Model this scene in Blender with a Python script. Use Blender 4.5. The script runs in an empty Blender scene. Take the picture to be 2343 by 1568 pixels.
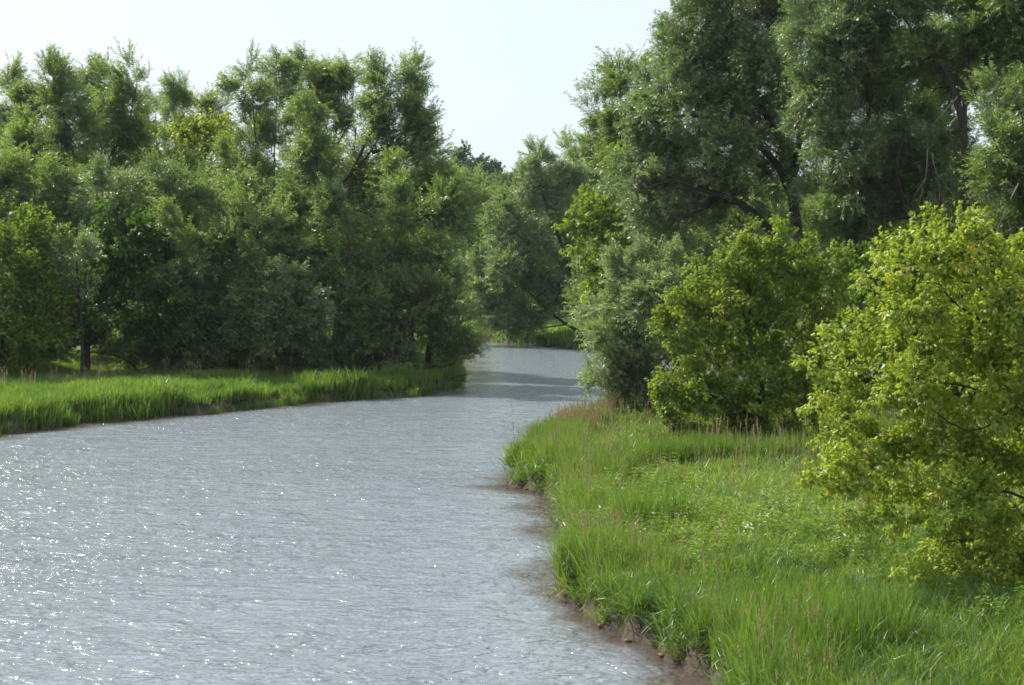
import bpy, math, random
import numpy as np
from mathutils import Vector

# ------------------------------------------------------------------ camera, sky, sun, exposure
S = bpy.context.scene
SUN_AZ, SUN_EL = -49.0, 43.0            # degrees, azimuth from +Y towards +X
CAM_H, F, CX, CY = 6.5, 3473.0, 1171.0, 784.0
PITCH = math.atan(134.0 / F)
cam = bpy.data.cameras.new('camera'); cam.sensor_width = 23.6; cam.lens = 23.6 * F / 2342.0
cam.clip_start = 0.1; cam.clip_end = 6000
cam_o = bpy.data.objects.new('camera', cam); S.collection.objects.link(cam_o)
cam_o.location = (0, 0, CAM_H); cam_o.rotation_euler = (math.pi / 2 - PITCH, 0, 0)
S.camera = cam_o

w = bpy.data.worlds.new("World"); S.world = w; w.use_nodes = True
nt = w.node_tree; bg = nt.nodes['Background']
sky = nt.nodes.new('ShaderNodeTexSky'); sky.sky_type = 'NISHITA'; sky.sun_disc = False
sky.sun_elevation = math.radians(SUN_EL); sky.sun_rotation = math.radians(SUN_AZ)
sky.air_density = 1.0; sky.dust_density = 5.0; sky.ozone_density = 1.2; sky.altitude = 200
tc = nt.nodes.new('ShaderNodeTexCoord'); mp = nt.nodes.new('ShaderNodeMapping')
mp.inputs['Scale'].default_value = (1.2, 1.2, 14.0)
nz = nt.nodes.new('ShaderNodeTexNoise'); nz.inputs['Scale'].default_value = 2.2; nz.inputs['Detail'].default_value = 6
nz.inputs['Roughness'].default_value = .62
cr = nt.nodes.new('ShaderNodeMapRange'); cr.inputs['From Min'].default_value = .48; cr.inputs['From Max'].default_value = .75
cr.inputs['To Min'].default_value = .80; cr.inputs['To Max'].default_value = 1.0
mx = nt.nodes.new('ShaderNodeMix'); mx.data_type = 'RGBA'
mx.inputs[7].default_value = (4.6, 5.2, 5.65, 1)
nt.links.new(tc.outputs['Generated'], mp.inputs['Vector']); nt.links.new(mp.outputs[0], nz.inputs['Vector'])
nt.links.new(nz.outputs['Fac'], cr.inputs['Value']); nt.links.new(cr.outputs[0], mx.inputs[0])
nt.links.new(sky.outputs[0], mx.inputs[6]); nt.links.new(mx.outputs[2], bg.inputs['Color'])
bg.inputs['Strength'].default_value = 0.125

sd = Vector((math.sin(math.radians(SUN_AZ)) * math.cos(math.radians(SUN_EL)),
             math.cos(math.radians(SUN_AZ)) * math.cos(math.radians(SUN_EL)), math.sin(math.radians(SUN_EL))))
sl = bpy.data.lights.new('sun', 'SUN'); sl.energy = 5.0; sl.angle = math.radians(.53); sl.color = (1, .95, .86)
so = bpy.data.objects.new('sun', sl); S.collection.objects.link(so)
so.rotation_euler = (-sd).to_track_quat('-Z', 'Y').to_euler(); so.location = (-60, 90, 90)

S.view_settings.view_transform = 'Standard'; S.view_settings.look = 'None'
S.view_settings.exposure = 0.62; S.view_settings.gamma = 1.0; S.view_settings.use_curve_mapping = False
S.render.engine = 'CYCLES'; S.cycles.pixel_filter_type = 'BLACKMAN_HARRIS'; S.cycles.filter_width = 1.7
S.cycles.use_denoising = True; S.cycles.denoiser = 'OPENIMAGEDENOISE'; S.cycles.denoising_input_passes = 'RGB_ALBEDO_NORMAL'; S.cycles.denoising_prefilter = 'NONE'
S.cycles.max_bounces = 6; S.cycles.diffuse_bounces = 3; S.cycles.glossy_bounces = 2
S.cycles.transmission_bounces = 4; S.cycles.transparent_max_bounces = 4; S.cycles.volume_bounces = 0
S.cycles.caustics_reflective = False; S.cycles.caustics_refractive = False
S.cycles.sample_clamp_indirect = 4.0; S.cycles.sample_clamp_direct = 80.0

COL = S.collection
RNG = np.random.default_rng(7)

# ------------------------------------------------------------------ placing helpers
CP, SP = math.cos(PITCH), math.sin(PITCH)
def ray(u, v):
    x = (u - CX) / F; y = (CY - v) / F
    return np.array([x, CP + y * SP, -SP + y * CP])
def at(u, v, Y):
    d = ray(u, v); t = Y / d[1]
    return np.array([0, 0, CAM_H]) + d * t

# ------------------------------------------------------------------ river outline (metres) and terrain
SHORE_L = [(-36, -40), (-34, 20), (-30, 44), (-26.5, 55), (-24.4, 60), (-22.4, 66.4), (-20.6, 70.5), (-18, 73.2), (-15.2, 76.3), (-12.3, 82),
           (-9.8, 84.4), (-7.6, 86), (-5.2, 89), (-4.2, 95), (-3.9, 104), (-4.2, 119), (-5.0, 135), (-6.5, 150),
           (-13, 168), (-24, 196), (-42, 245), (-64, 300)]
SHORE_F = [(-46, 302), (-28, 248), (-13, 204), (-5.3, 179.5), (1.4, 164.5), (7.7, 150.5), (13, 138), (17, 122)]
SHORE_R = [(15.5, 110), (11.5, 96), (7.6, 82), (5.0, 72.5), (3.3, 65), (1.7, 59.5), (1.0, 56), (.75, 52.5), (.7, 49.8), (1.05, 46.5), (1.55, 44.0),
           (1.5, 40), (1.6, 36), (1.5, 33.4), (1.75, 31), (2.3, 29.9), (2.2, 28.6), (2.55, 27.2), (2.8, 25.9), (3.05, 24.6), (3.5, 22), (4.2, 18), (5, 10), (6, 0), (8, -40)]
RIVER = np.array(SHORE_L + SHORE_F + SHORE_R, float)

def vnoise(x, y, s, seed=0):
    """smooth value noise in 2D"""
    r = np.random.default_rng(seed + 991).random((64, 64))
    X = x / s; Y = y / s; xi = np.floor(X).astype(int); yi = np.floor(Y).astype(int)
    fx = X - xi; fy = Y - yi; fx = fx * fx * (3 - 2 * fx); fy = fy * fy * (3 - 2 * fy)
    a = r[xi % 64, yi % 64]; b = r[(xi + 1) % 64, yi % 64]; c = r[xi % 64, (yi + 1) % 64]; d = r[(xi + 1) % 64, (yi + 1) % 64]
    return a * (1 - fx) * (1 - fy) + b * fx * (1 - fy) + c * (1 - fx) * fy + d * fx * fy

def shore_dist(x, y):
    """signed distance to the river edge, positive on land; the edge is made a little ragged"""
    shp = x.shape; x = x.ravel(); y = y.ravel()
    jx = x + (vnoise(x, y, 1.1, 3) - .5) * .8 + (vnoise(x, y, .55, 6) - .5) * .4 + (vnoise(x, y, 3.1, 4) - .5) * 1.0
    jy = y + (vnoise(x, y, 1.3, 5) - .5) * .9
    d = np.full(x.shape, 1e9); ins = np.zeros(x.shape, bool); n = len(RIVER)
    for i in range(n):
        a = RIVER[i]; b = RIVER[(i + 1) % n]; e = b - a
        t = np.clip(((jx - a[0]) * e[0] + (jy - a[1]) * e[1]) / (e @ e), 0, 1)
        d = np.minimum(d, np.hypot(jx - a[0] - t * e[0], jy - a[1] - t * e[1]))
        c = ((a[1] > jy) != (b[1] > jy))
        if a[1] != b[1]:
            ins ^= c & (jx < (b[0] - a[0]) * (jy - a[1]) / (b[1] - a[1]) + a[0])
    return np.where(ins, -d, d).reshape(shp)

def sstep(a, b, x):
    t = np.clip((x - a) / (b - a), 0, 1); return t * t * (3 - 2 * t)

def height(x, y, d=None):
    x = np.asarray(x, float); y = np.asarray(y, float)
    if d is None: d = shore_dist(x, y)
    h = -1.3 + 1.0 * sstep(-5, -.2, d) + .86 * sstep(-.2, .2, d) + .2 * sstep(.3, 6, d)
    land = sstep(0, 2, d)
    h = h + land * ((vnoise(x, y, 5, 11) - .5) * .25 + (vnoise(x, y, 1.7, 12) - .5) * .12)
    hill = 33 * sstep(188, 460, y + x * .12) * sstep(2, 40, d)
    h = h + hill + land * sstep(200, 500, y) * (vnoise(x, y, 60, 13) - .5) * 6
    return h
def hz(x, y): return float(height(np.array([float(x)]), np.array([float(y)]))[0])

# ------------------------------------------------------------------ materials
def mat(name):
    m = bpy.data.materials.new(name); m.use_nodes = True
    n = m.node_tree; n.nodes.clear()
    out = n.nodes.new('ShaderNodeOutputMaterial'); return m, n, out
def N(nt, t, **kw):
    n = nt.nodes.new(t)
    for k, v in kw.items():
        if hasattr(n, k): setattr(n, k, v)
        else: n.inputs[k.replace('_', ' ')].default_value = v
    return n
def ramp(nt, stops):
    r = nt.nodes.new('ShaderNodeValToRGB'); e = r.color_ramp.elements
    while len(e) < len(stops): e.new(.5)
    for i, (p, c) in enumerate(stops): e[i].position = p; e[i].color = (*c, 1)
    return r

def leaf_material(name, stops, under=None, trans=(.5, .75, .12), tmix=.35, rough=.38, spec=.5):
    """stops: real leaf colours; a per-leaf value picks one, so leaves differ as real ones do"""
    m, t, out = mat(name); L = t.links.new
    a = N(t, 'ShaderNodeAttribute', attribute_name='tint')
    ai = N(t, 'ShaderNodeAttribute', attribute_name='itint'); ai.attribute_type = 'INSTANCER'
    sm = N(t, 'ShaderNodeMath', operation='ADD'); L(a.outputs['Fac'], sm.inputs[0]); L(ai.outputs['Fac'], sm.inputs[1])
    r = ramp(t, stops); L(sm.outputs[0], r.inputs[0])
    col = r.outputs[0]
    if under:
        g = N(t, 'ShaderNodeNewGeometry'); mixc = N(t, 'ShaderNodeMix', data_type='RGBA')
        L(g.outputs['Backfacing'], mixc.inputs[0]); L(col, mixc.inputs[6]); mixc.inputs[7].default_value = (*under, 1)
        col = mixc.outputs[2]
    p = N(t, 'ShaderNodeBsdfPrincipled', Roughness=rough); p.inputs['Specular IOR Level'].default_value = spec
    L(col, p.inputs['Base Color'])
    tr = N(t, 'ShaderNodeBsdfTranslucent'); mul = N(t, 'ShaderNodeMix', data_type='RGBA', blend_type='MULTIPLY')
    mul.inputs[0].default_value = 1; L(r.outputs[0], mul.inputs[6]); mul.inputs[7].default_value = (*trans, 1)
    L(mul.outputs[2], tr.inputs['Color'])
    ms = N(t, 'ShaderNodeMixShader'); ms.inputs[0].default_value = tmix
    L(p.outputs[0], ms.inputs[1]); L(tr.outputs[0], ms.inputs[2]); L(ms.outputs[0], out.inputs['Surface'])
    return m

M = {}
M['willow'] = leaf_material('willow_leaf', [(0, (.10, .145, .05)), (.5, (.17, .225, .08)), (.85, (.25, .30, .105)), (1, (.32, .31, .13))],
                            under=(.21, .25, .17), trans=(1.6, 1.85, .6), tmix=.42, rough=.42, spec=.55)
M['silver_willow'] = leaf_material('silver_willow_leaf', [(0, (.14, .195, .072)), (.5, (.225, .285, .115)), (1, (.32, .37, .17))],
                                   under=(.29, .33, .22), trans=(1.2, 1.45, .6), tmix=.35, rough=.40, spec=.6)
M['boxelder'] = leaf_material('boxelder_leaf', [(0, (.07, .13, .022)), (.5, (.135, .21, .034)), (.85, (.235, .315, .05)), (1, (.34, .37, .085))],
                              trans=(1.8, 1.75, .45), tmix=.42, rough=.48, spec=.4)
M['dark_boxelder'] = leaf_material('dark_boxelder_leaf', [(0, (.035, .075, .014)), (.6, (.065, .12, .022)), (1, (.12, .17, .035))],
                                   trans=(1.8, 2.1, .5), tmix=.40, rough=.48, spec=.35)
M['bright_boxelder'] = leaf_material('bright_boxelder_leaf', [(0, (.14, .22, .03)), (.45, (.285, .36, .055)), (.85, (.43, .465, .085)), (1, (.54, .53, .13))],
                                     trans=(1.45, 1.55, .45), tmix=.42, rough=.45, spec=.45)
M['yellow_leaf'] = leaf_material('yellow_leaf', [(0, (.62, .46, .04)), (1, (.66, .38, .03))], trans=(1.2, 1.1, .6), tmix=.4)
M['hill'] = leaf_material('hill_leaf', [(0, (.03, .07, .025)), (.6, (.05, .10, .035)), (1, (.085, .14, .045))], trans=(1.4, 1.8, .6), tmix=.25, rough=.5, spec=.3)
M['shrub'] = leaf_material('shrub_leaf', [(0, (.08, .14, .025)), (.6, (.12, .20, .035)), (1, (.18, .25, .055))], trans=(1.6, 1.8, .5), tmix=.35, rough=.48, spec=.4)

m, t, out = mat('bark'); M['bark'] = m
nz = N(t, 'ShaderNodeTexNoise', Scale=6.0, Detail=6.0); r = ramp(t, [(.3, (.022, .018, .013)), (.7, (.075, .06, .045))])
b = N(t, 'ShaderNodeBump', Strength=.8, Distance=.05); p = N(t, 'ShaderNodeBsdfPrincipled', Roughness=.9)
co = N(t, 'ShaderNodeTexCoord'); ma = N(t, 'ShaderNodeMapping'); ma.inputs['Scale'].default_value = (3, 3, .6)
t.links.new(co.outputs['Object'], ma.inputs[0]); t.links.new(ma.outputs[0], nz.inputs['Vector'])
t.links.new(nz.outputs['Fac'], r.inputs[0]); t.links.new(r.outputs[0], p.inputs['Base Color'])
t.links.new(nz.outputs['Fac'], b.inputs['Height']); t.links.new(b.outputs[0], p.inputs['Normal']); t.links.new(p.outputs[0], out.inputs['Surface'])
m, t, out = mat('dead_wood'); M['dead'] = m
p = N(t, 'ShaderNodeBsdfPrincipled', Roughness=.85); nz = N(t, 'ShaderNodeTexNoise', Scale=4.0)
r = ramp(t, [(.3, (.13, .11, .09)), (.7, (.25, .22, .19))]); t.links.new(nz.outputs['Fac'], r.inputs[0]); t.links.new(r.outputs[0], p.inputs['Base Color']); t.links.new(p.outputs[0], out.inputs['Surface'])

def grass_material(name, stops, rough=.38, spec=.6, tmix=.4, trans=(1.7, 1.9, .6)):
    """per-blade value plus a slow change of sward colour over the ground"""
    m, t, out = mat(name); L = t.links.new
    a = N(t, 'ShaderNodeAttribute', attribute_name='tint')
    oi = N(t, 'ShaderNodeNewGeometry'); nz = N(t, 'ShaderNodeTexNoise', Scale=.35, Detail=3.0)
    L(oi.outputs['Position'], nz.inputs['Vector'])
    ad = N(t, 'ShaderNodeMath', operation='MULTIPLY_ADD'); L(nz.outputs['Fac'], ad.inputs[0]); ad.inputs[1].default_value = 1.3
    ad2 = N(t, 'ShaderNodeMath', operation='MULTIPLY_ADD'); L(a.outputs['Fac'], ad2.inputs[0]); ad2.inputs[1].default_value = .75; ad2.inputs[2].default_value = -.5
    L(ad2.outputs[0], ad.inputs[2])
    r = ramp(t, stops); L(ad.outputs[0], r.inputs[0])
    p = N(t, 'ShaderNodeBsdfPrincipled', Roughness=rough); p.inputs['Specular IOR Level'].default_value = spec
    L(r.outputs[0], p.inputs['Base Color'])
    tr = N(t, 'ShaderNodeBsdfTranslucent'); mul = N(t, 'ShaderNodeMix', data_type='RGBA', blend_type='MULTIPLY')
    mul.inputs[0].default_value = 1; L(r.outputs[0], mul.inputs[6]); mul.inputs[7].default_value = (*trans, 1)
    L(mul.outputs[2], tr.inputs['Color'])
    ms = N(t, 'ShaderNodeMixShader'); ms.inputs[0].default_value = tmix
    L(p.outputs[0], ms.inputs[1]); L(tr.outputs[0], ms.inputs[2]); L(ms.outputs[0], out.inputs['Surface'])
    return m
M['grass'] = grass_material('grass_blade', [(0, (.05, .10, .024)), (.4, (.10, .17, .036)), (.7, (.165, .23, .05)), (1, (.27, .30, .085))])
M['reed'] = grass_material('reed_blade', [(0, (.065, .115, .026)), (.5, (.11, .175, .036)), (1, (.17, .23, .055))], tmix=.42)
M['seed'] = grass_material('seed_head', [(0, (.27, .21, .11)), (.5, (.38, .30, .17)), (1, (.46, .38, .22))], rough=.8, spec=.1, tmix=.25, trans=(1.2, 1.1, 1))
M['dry'] = grass_material('dry_blade', [(0, (.22, .17, .08)), (.5, (.32, .26, .13)), (1, (.42, .35, .2))], rough=.6, spec=.2, tmix=.25, trans=(1.2, 1.1, .8))
M['weed'] = grass_material('weed_leaf', [(0, (.07, .15, .02)), (.5, (.16, .23, .03)), (1, (.25, .30, .05))], rough=.4, spec=.5)

m, t, out = mat('bank_soil'); M['soil'] = m; L = t.links.new
g = N(t, 'ShaderNodeNewGeometry'); n1 = N(t, 'ShaderNodeTexNoise', Scale=1.3, Detail=8.0); n2 = N(t, 'ShaderNodeTexNoise', Scale=.03, Detail=5.0)
L(g.outputs['Position'], n1.inputs['Vector']); L(g.outputs['Position'], n2.inputs['Vector'])
r1 = ramp(t, [(.3, (.025, .02, .013)), (.7, (.065, .045, .027))]); r2 = ramp(t, [(.3, (.03, .055, .014)), (.55, (.05, .085, .02)), (.75, (.08, .11, .03))])
L(n1.outputs['Fac'], r1.inputs[0]); L(n2.outputs['Fac'], r2.inputs[0])
sx = N(t, 'ShaderNodeSeparateXYZ'); L(g.outputs['Position'], sx.inputs[0])
mr = N(t, 'ShaderNodeMapRange'); mr.inputs['From Min'].default_value = .55; mr.inputs['From Max'].default_value = .9; L(sx.outputs['Z'], mr.inputs['Value'])
mc = N(t, 'ShaderNodeMix', data_type='RGBA'); L(mr.outputs[0], mc.inputs[0]); L(r1.outputs[0], mc.inputs[6]); L(r2.outputs[0], mc.inputs[7])
p = N(t, 'ShaderNodeBsdfPrincipled', Roughness=.9); L(mc.outputs[2], p.inputs['Base Color'])
b = N(t, 'ShaderNodeBump', Strength=.7, Distance=.12); L(n1.outputs['Fac'], b.inputs['Height']); L(b.outputs[0], p.inputs['Normal']); L(p.outputs[0], out.inputs['Surface'])

m, t, out = mat('river_water'); M['water'] = m; L = t.links.new
g = N(t, 'ShaderNodeNewGeometry')
def wn(scale, sx, sy, rot, det=3.0, rough=.55, dist=0.0):
    mpn = N(t, 'ShaderNodeMapping'); mpn.inputs['Scale'].default_value = (sx, sy, 1); mpn.inputs['Rotation'].default_value = (0, 0, math.radians(rot))
    L(g.outputs['Position'], mpn.inputs[0])
    n = N(t, 'ShaderNodeTexNoise', Scale=scale, Detail=det, Roughness=rough, Distortion=dist); L(mpn.outputs[0], n.inputs['Vector']); return n
big = wn(1.15, .75, 1.4, 12, 3.0, .6, .6); fine = wn(3.4, .7, 1.3, -18, 2.6, .6, .4); patch = wn(.09, 1, .8, 0, 3.0)
# wind and current make some reaches rougher than others
pr = N(t, 'ShaderNodeMapRange'); pr.inputs['From Min'].default_value = .35; pr.inputs['From Max'].default_value = .65
pr.inputs['To Min'].default_value = .35; pr.inputs['To Max'].default_value = 1.5; L(patch.outputs['Fac'], pr.inputs['Value'])
b1 = N(t, 'ShaderNodeBump', Strength=1.0, Distance=.24); L(big.outputs['Fac'], b1.inputs['Height'])
b2 = N(t, 'ShaderNodeBump', Strength=1.0); L(fine.outputs['Fac'], b2.inputs['Height']); L(b1.outputs[0], b2.inputs['Normal'])
md = N(t, 'ShaderNodeMath', operation='MULTIPLY'); L(pr.outputs[0], md.inputs[0]); md.inputs[1].default_value = .145; L(md.outputs[0], b2.inputs['Distance'])
p = N(t, 'ShaderNodeBsdfPrincipled', Roughness=.10, IOR=1.33); p.inputs['Specular IOR Level'].default_value = .7
# silty body with sky reflection painted in blue-grey; brown shelf mixes bed colour and painted shade
sh = N(t, 'ShaderNodeAttribute', attribute_name='shelf'); mc = N(t, 'ShaderNodeMix', data_type='RGBA'); L(sh.outputs['Fac'], mc.inputs[0])
mc.inputs[6].default_value = (.21, .24, .27, 1); mc.inputs[7].default_value = (.07, .045, .026, 1); L(mc.outputs[2], p.inputs['Base Color'])
L(b2.outputs[0], p.inputs['Normal']); L(p.outputs[0], out.inputs['Surface'])

# ------------------------------------------------------------------ mesh helpers
def np_mesh(name, V, Fc, k, material, tint=None, smooth=False):
    me = bpy.data.meshes.new(name); V = np.ascontiguousarray(V, np.float32); Fc = np.ascontiguousarray(Fc, np.int32)
    nf = len(Fc)
    me.vertices.add(len(V)); me.vertices.foreach_set('co', V.ravel())
    me.loops.add(nf * k); me.loops.foreach_set('vertex_index', Fc.ravel())
    me.polygons.add(nf); me.polygons.foreach_set('loop_start', np.arange(0, nf * k, k, dtype=np.int32))
    if smooth: me.polygons.foreach_set('use_smooth', np.ones(nf, bool))
    me.update(calc_edges=True)
    if tint is not None:
        a = me.attributes.new('tint', 'FLOAT', 'FACE'); a.data.foreach_set('value', np.ascontiguousarray(tint, np.float32))
    me.materials.append(material); return me
def link(name, me, parent=None, kind=None, label=None, loc=None):
    o = bpy.data.objects.new(name, me); COL.objects.link(o)
    if parent: o.parent = parent
    if kind: o['kind'] = kind
    if label: o['label'] = label
    if loc is not None: o.location = loc
    return o
def unit(a): return a / np.maximum(np.linalg.norm(a, axis=-1, keepdims=True), 1e-9)

def tubes(paths, radii, sides):
    """one vertex/quad array for many tapered tubes; every path an (n,3) array"""
    V, Fc, off = [], [], 0
    an = np.arange(sides) * 2 * math.pi / sides
    for P, R in zip(paths, radii):
        P = np.asarray(P, float); n = len(P); T = unit(np.gradient(P, axis=0))
        up = np.where(np.abs(T[:, 2:3]) > .9, np.array([[1., 0, 0]]), np.array([[0, 0, 1.]]))
        A = unit(np.cross(T, up)); B = np.cross(T, A); R = np.asarray(R, float)[:, None, None]
        ring = P[:, None, :] + R * (np.cos(an)[None, :, None] * A[:, None, :] + np.sin(an)[None, :, None] * B[:, None, :])
        V.append(ring.reshape(-1, 3))
        i = np.arange(n - 1)[:, None] * sides; j = np.arange(sides)[None, :]; j2 = (j + 1) % sides
        Fc.append(np.stack([i + j, i + j2, i + sides + j2, i + sides + j], -1).reshape(-1, 4) + off); off += n * sides
    return np.concatenate(V), np.concatenate(Fc)
def smooth_path(P, n):
    P = np.asarray(P, float)
    if len(P) < 3: return P[0] + (P[-1] - P[0]) * np.linspace(0, 1, n)[:, None]
    Q = np.vstack([2 * P[0] - P[1], P, 2 * P[-1] - P[-2]]); s = np.linspace(0, len(P) - 1 - 1e-6, n); i = s.astype(int); f = (s - i)[:, None]
    a, b, c, d = Q[i], Q[i + 1], Q[i + 2], Q[i + 3]
    return .5 * (2 * b + (c - a) * f + (2 * a - 5 * b + 4 * c - d) * f ** 2 + (3 * b - a - 3 * c + d) * f ** 3)

# foliage habits: leaf length/width at that tree's size, sprays, droop ...
HABIT = {
    'willow': dict(mat='willow', rc=.75, group=1, plume=1, drop=.25, upw=.65, len=4.6, per=18, aspect=.26, jit=.75, cover=2.0, twig=1.),
    'silver': dict(mat='silver_willow', rc=.6, group=1, plume=1, drop=.18, upw=.4, len=4.2, per=18, aspect=.28, jit=.8, cover=2.0, twig=1.),
    'boxelder': dict(mat='boxelder', spread=.32, rc=.55, group=4, plume=0, drop=.30, upw=.25, len=3.0, per=5, aspect=.44, jit=.5, cover=2.0, twig=1.),
    'dark_boxelder': dict(mat='dark_boxelder', spread=.34, rc=.6, group=4, plume=0, drop=.30, upw=.25, len=3.0, per=5, aspect=.46, jit=.5, cover=2.0, twig=1.),
    'bright_boxelder': dict(mat='bright_boxelder', spread=.30, rc=.42, group=5, plume=0, drop=.30, upw=.30, len=3.2, per=5, aspect=.38, jit=.4, cover=2.0, twig=1.),
    'hill': dict(mat='hill', rc=1.1, group=1, plume=0, drop=.1, upw=.4, len=2.2, per=12, aspect=.7, jit=.9, cover=2.0, twig=1.),
    'shrub': dict(mat='shrub', rc=.8, group=1, plume=0, drop=.15, upw=.4, len=2.4, per=12, aspect=.6, jit=.9, cover=2.0, twig=1.),
}
STAT = dict(leaves=0, tris=0)

def leaf_quads(P, D, Nn, L, Wd):
    """folded diamond leaves: base, left, tip, right"""
    D = unit(D); Sd = unit(np.cross(D, Nn)); Nn = np.cross(Sd, D)
    L = L[:, None]; Wd = Wd[:, None]
    mid = P + D * L * .42 + Nn * L * .0
    v = np.stack([P, mid + Sd * Wd * .5 + Nn * Wd * .22, P + D * L - Nn * L * .14, mid - Sd * Wd * .5 + Nn * Wd * .22], 1)
    return v.reshape(-1, 3)

def frame_of(D, up=(0, 0, 1.)):
    """rotation matrices whose X axis is D and whose Z axis leans to up"""
    X = unit(D); Yv = unit(np.cross(np.broadcast_to(np.array(up), X.shape), X) + 1e-6); Z = np.cross(X, Yv); return np.stack([X, Yv, Z], -1)
def euler_xyz(Rm):
    b = np.arcsin(np.clip(-Rm[:, 2, 0], -1, 1)); a = np.arctan2(Rm[:, 2, 1], Rm[:, 2, 2]); c = np.arctan2(Rm[:, 1, 0], Rm[:, 0, 0]); return np.stack([a, b, c], -1)

SPRAYS = {}
def sprays(kind):
    """six leafy twigs of a habit, drawn at leaf length 1; X runs along the twig"""
    if kind in SPRAYS: return SPRAYS[kind]
    H = HABIT[kind]; col_ = bpy.data.collections.new(kind + '_sprays'); ln = H['len']
    for s_ in range(7):
        r = np.random.default_rng(s_ + 40); g, per = H['group'], H['per']; n = per * g
        tt = .08 + .92 * (np.arange(per) + r.random(per)) / per
        wig = r.normal(0, .12, 2)
        axis_ = np.stack([ln * tt, ln * tt * tt * wig[0] + r.normal(0, .18, per), -H['drop'] * ln * tt ** 2.2 * .6 + r.normal(0, .18, per)], -1)
        tan = unit(np.stack([np.ones(per), 2 * tt * wig[0], -H['drop'] * 1.4 * tt], -1))
        if g == 1:
            side = np.where(np.arange(per) % 2 == 0, 1., -1.)
            P = axis_; D = unit(tan * .75 + np.stack([0 * side, side * .65, 0 * side], -1) + r.normal(0, .5, (per, 3)) * H['jit'] + [0, 0, -.1])
            Nn = unit(r.normal(0, .7, (per, 3)) + [0, 0, .8]); tint = .34 + .2 * tt + r.normal(0, .12, per)
        else:
            side = np.where(np.arange(per) % 2 == 0, 1., -1.)[:, None] * np.array([[0, 1., 0]])
            pet = unit(side * .8 + tan * .6 + r.normal(0, .3, (per, 3))); P1 = axis_ + pet * .55
            fan = np.linspace(-1, 1, g)[None, :, None]; sd2 = unit(np.cross(pet, [0, 0, 1.]))
            D = unit(pet[:, None, :] * (1.05 - .5 * np.abs(fan)) + sd2[:, None, :] * fan * .95 + r.normal(0, .18, (per, g, 3)) + np.array([0, 0, -.8])).reshape(-1, 3)
            P = np.repeat(P1, g, 0); Nn = unit(r.normal(0, .35, (n, 3)) + np.repeat(pet, g, 0) * .4 + [0, 0, .9]); tint = np.repeat(.32 + .28 * tt + r.normal(0, .08, per), g)
        Lf = r.uniform(.7, 1.25, n); Wf = Lf * H['aspect'] * r.uniform(.8, 1.2, n)
        V = leaf_quads(P, D, Nn, Lf, Wf); Fq = np.arange(n)[:, None] * 4 + np.arange(4)[None, :]
        # the twig itself, a thin strip with depth
        tw = np.array([[0, 0, 0], [ln * .5, ln * .25 * wig[0], -H['drop'] * ln * .12], [ln, ln * wig[0], -H['drop'] * ln * .6]])
        tv, tf = tubes([tw], [np.array([.035, .025, .01]) * H['twig']], 3)
        me_ = np_mesh('leafy_spray', np.vstack([V, tv]), np.vstack([Fq, tf + len(V)]), 4, M[H['mat']], np.concatenate([tint, np.full(len(tf), .1)]))
        me_.materials.append(M['bark']); mi = np.zeros(len(me_.polygons), np.int32); mi[len(Fq):] = 1; me_.polygons.foreach_set('material_index', mi)
        col_.objects.link(bpy.data.objects.new('leafy_spray', me_)); STAT['tris'] += 2 * len(Fq)
    SPRAYS[kind] = col_; return col_

def instancer_group(name, coll):
    ng = bpy.data.node_groups.new(name, 'GeometryNodeTree')
    ng.interface.new_socket('Geometry', in_out='INPUT', socket_type='NodeSocketGeometry'); ng.interface.new_socket('Geometry', in_out='OUTPUT', socket_type='NodeSocketGeometry')
    gi = ng.nodes.new('NodeGroupInput'); go = ng.nodes.new('NodeGroupOutput'); ip = ng.nodes.new('GeometryNodeInstanceOnPoints'); ci = ng.nodes.new('GeometryNodeCollectionInfo')
    ci.inputs['Collection'].default_value = coll; ci.inputs['Separate Children'].default_value = True; ci.inputs['Reset Children'].default_value = True
    r_ = ng.nodes.new('GeometryNodeInputNamedAttribute'); r_.data_type = 'FLOAT_VECTOR'; r_.inputs['Name'].default_value = 'rot'
    s_ = ng.nodes.new('GeometryNodeInputNamedAttribute'); s_.data_type = 'FLOAT'; s_.inputs['Name'].default_value = 'siz'
    L = ng.links.new; L(gi.outputs[0], ip.inputs['Points']); L(ci.outputs[0], ip.inputs['Instance']); ip.inputs['Pick Instance'].default_value = True
    L(r_.outputs['Attribute'], ip.inputs['Rotation']); L(s_.outputs['Attribute'], ip.inputs['Scale']); L(ip.outputs[0], go.inputs[0]); return ng
def point_cloud(name, P, rot, siz, itint=None):
    me = bpy.data.meshes.new(name); n = len(P); me.vertices.add(n); me.vertices.foreach_set('co', np.ascontiguousarray(P, np.float32).ravel()); me.update()
    a = me.attributes.new('rot', 'FLOAT_VECTOR', 'POINT'); a.data.foreach_set('vector', np.ascontiguousarray(rot, np.float32).ravel())
    a = me.attributes.new('siz', 'FLOAT', 'POINT'); a.data.foreach_set('value', np.ascontiguousarray(siz, np.float32))
    if itint is not None: a = me.attributes.new('itint', 'FLOAT', 'POINT'); a.data.foreach_set('value', np.ascontiguousarray(itint, np.float32))
    return me
NG = {}

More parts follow.
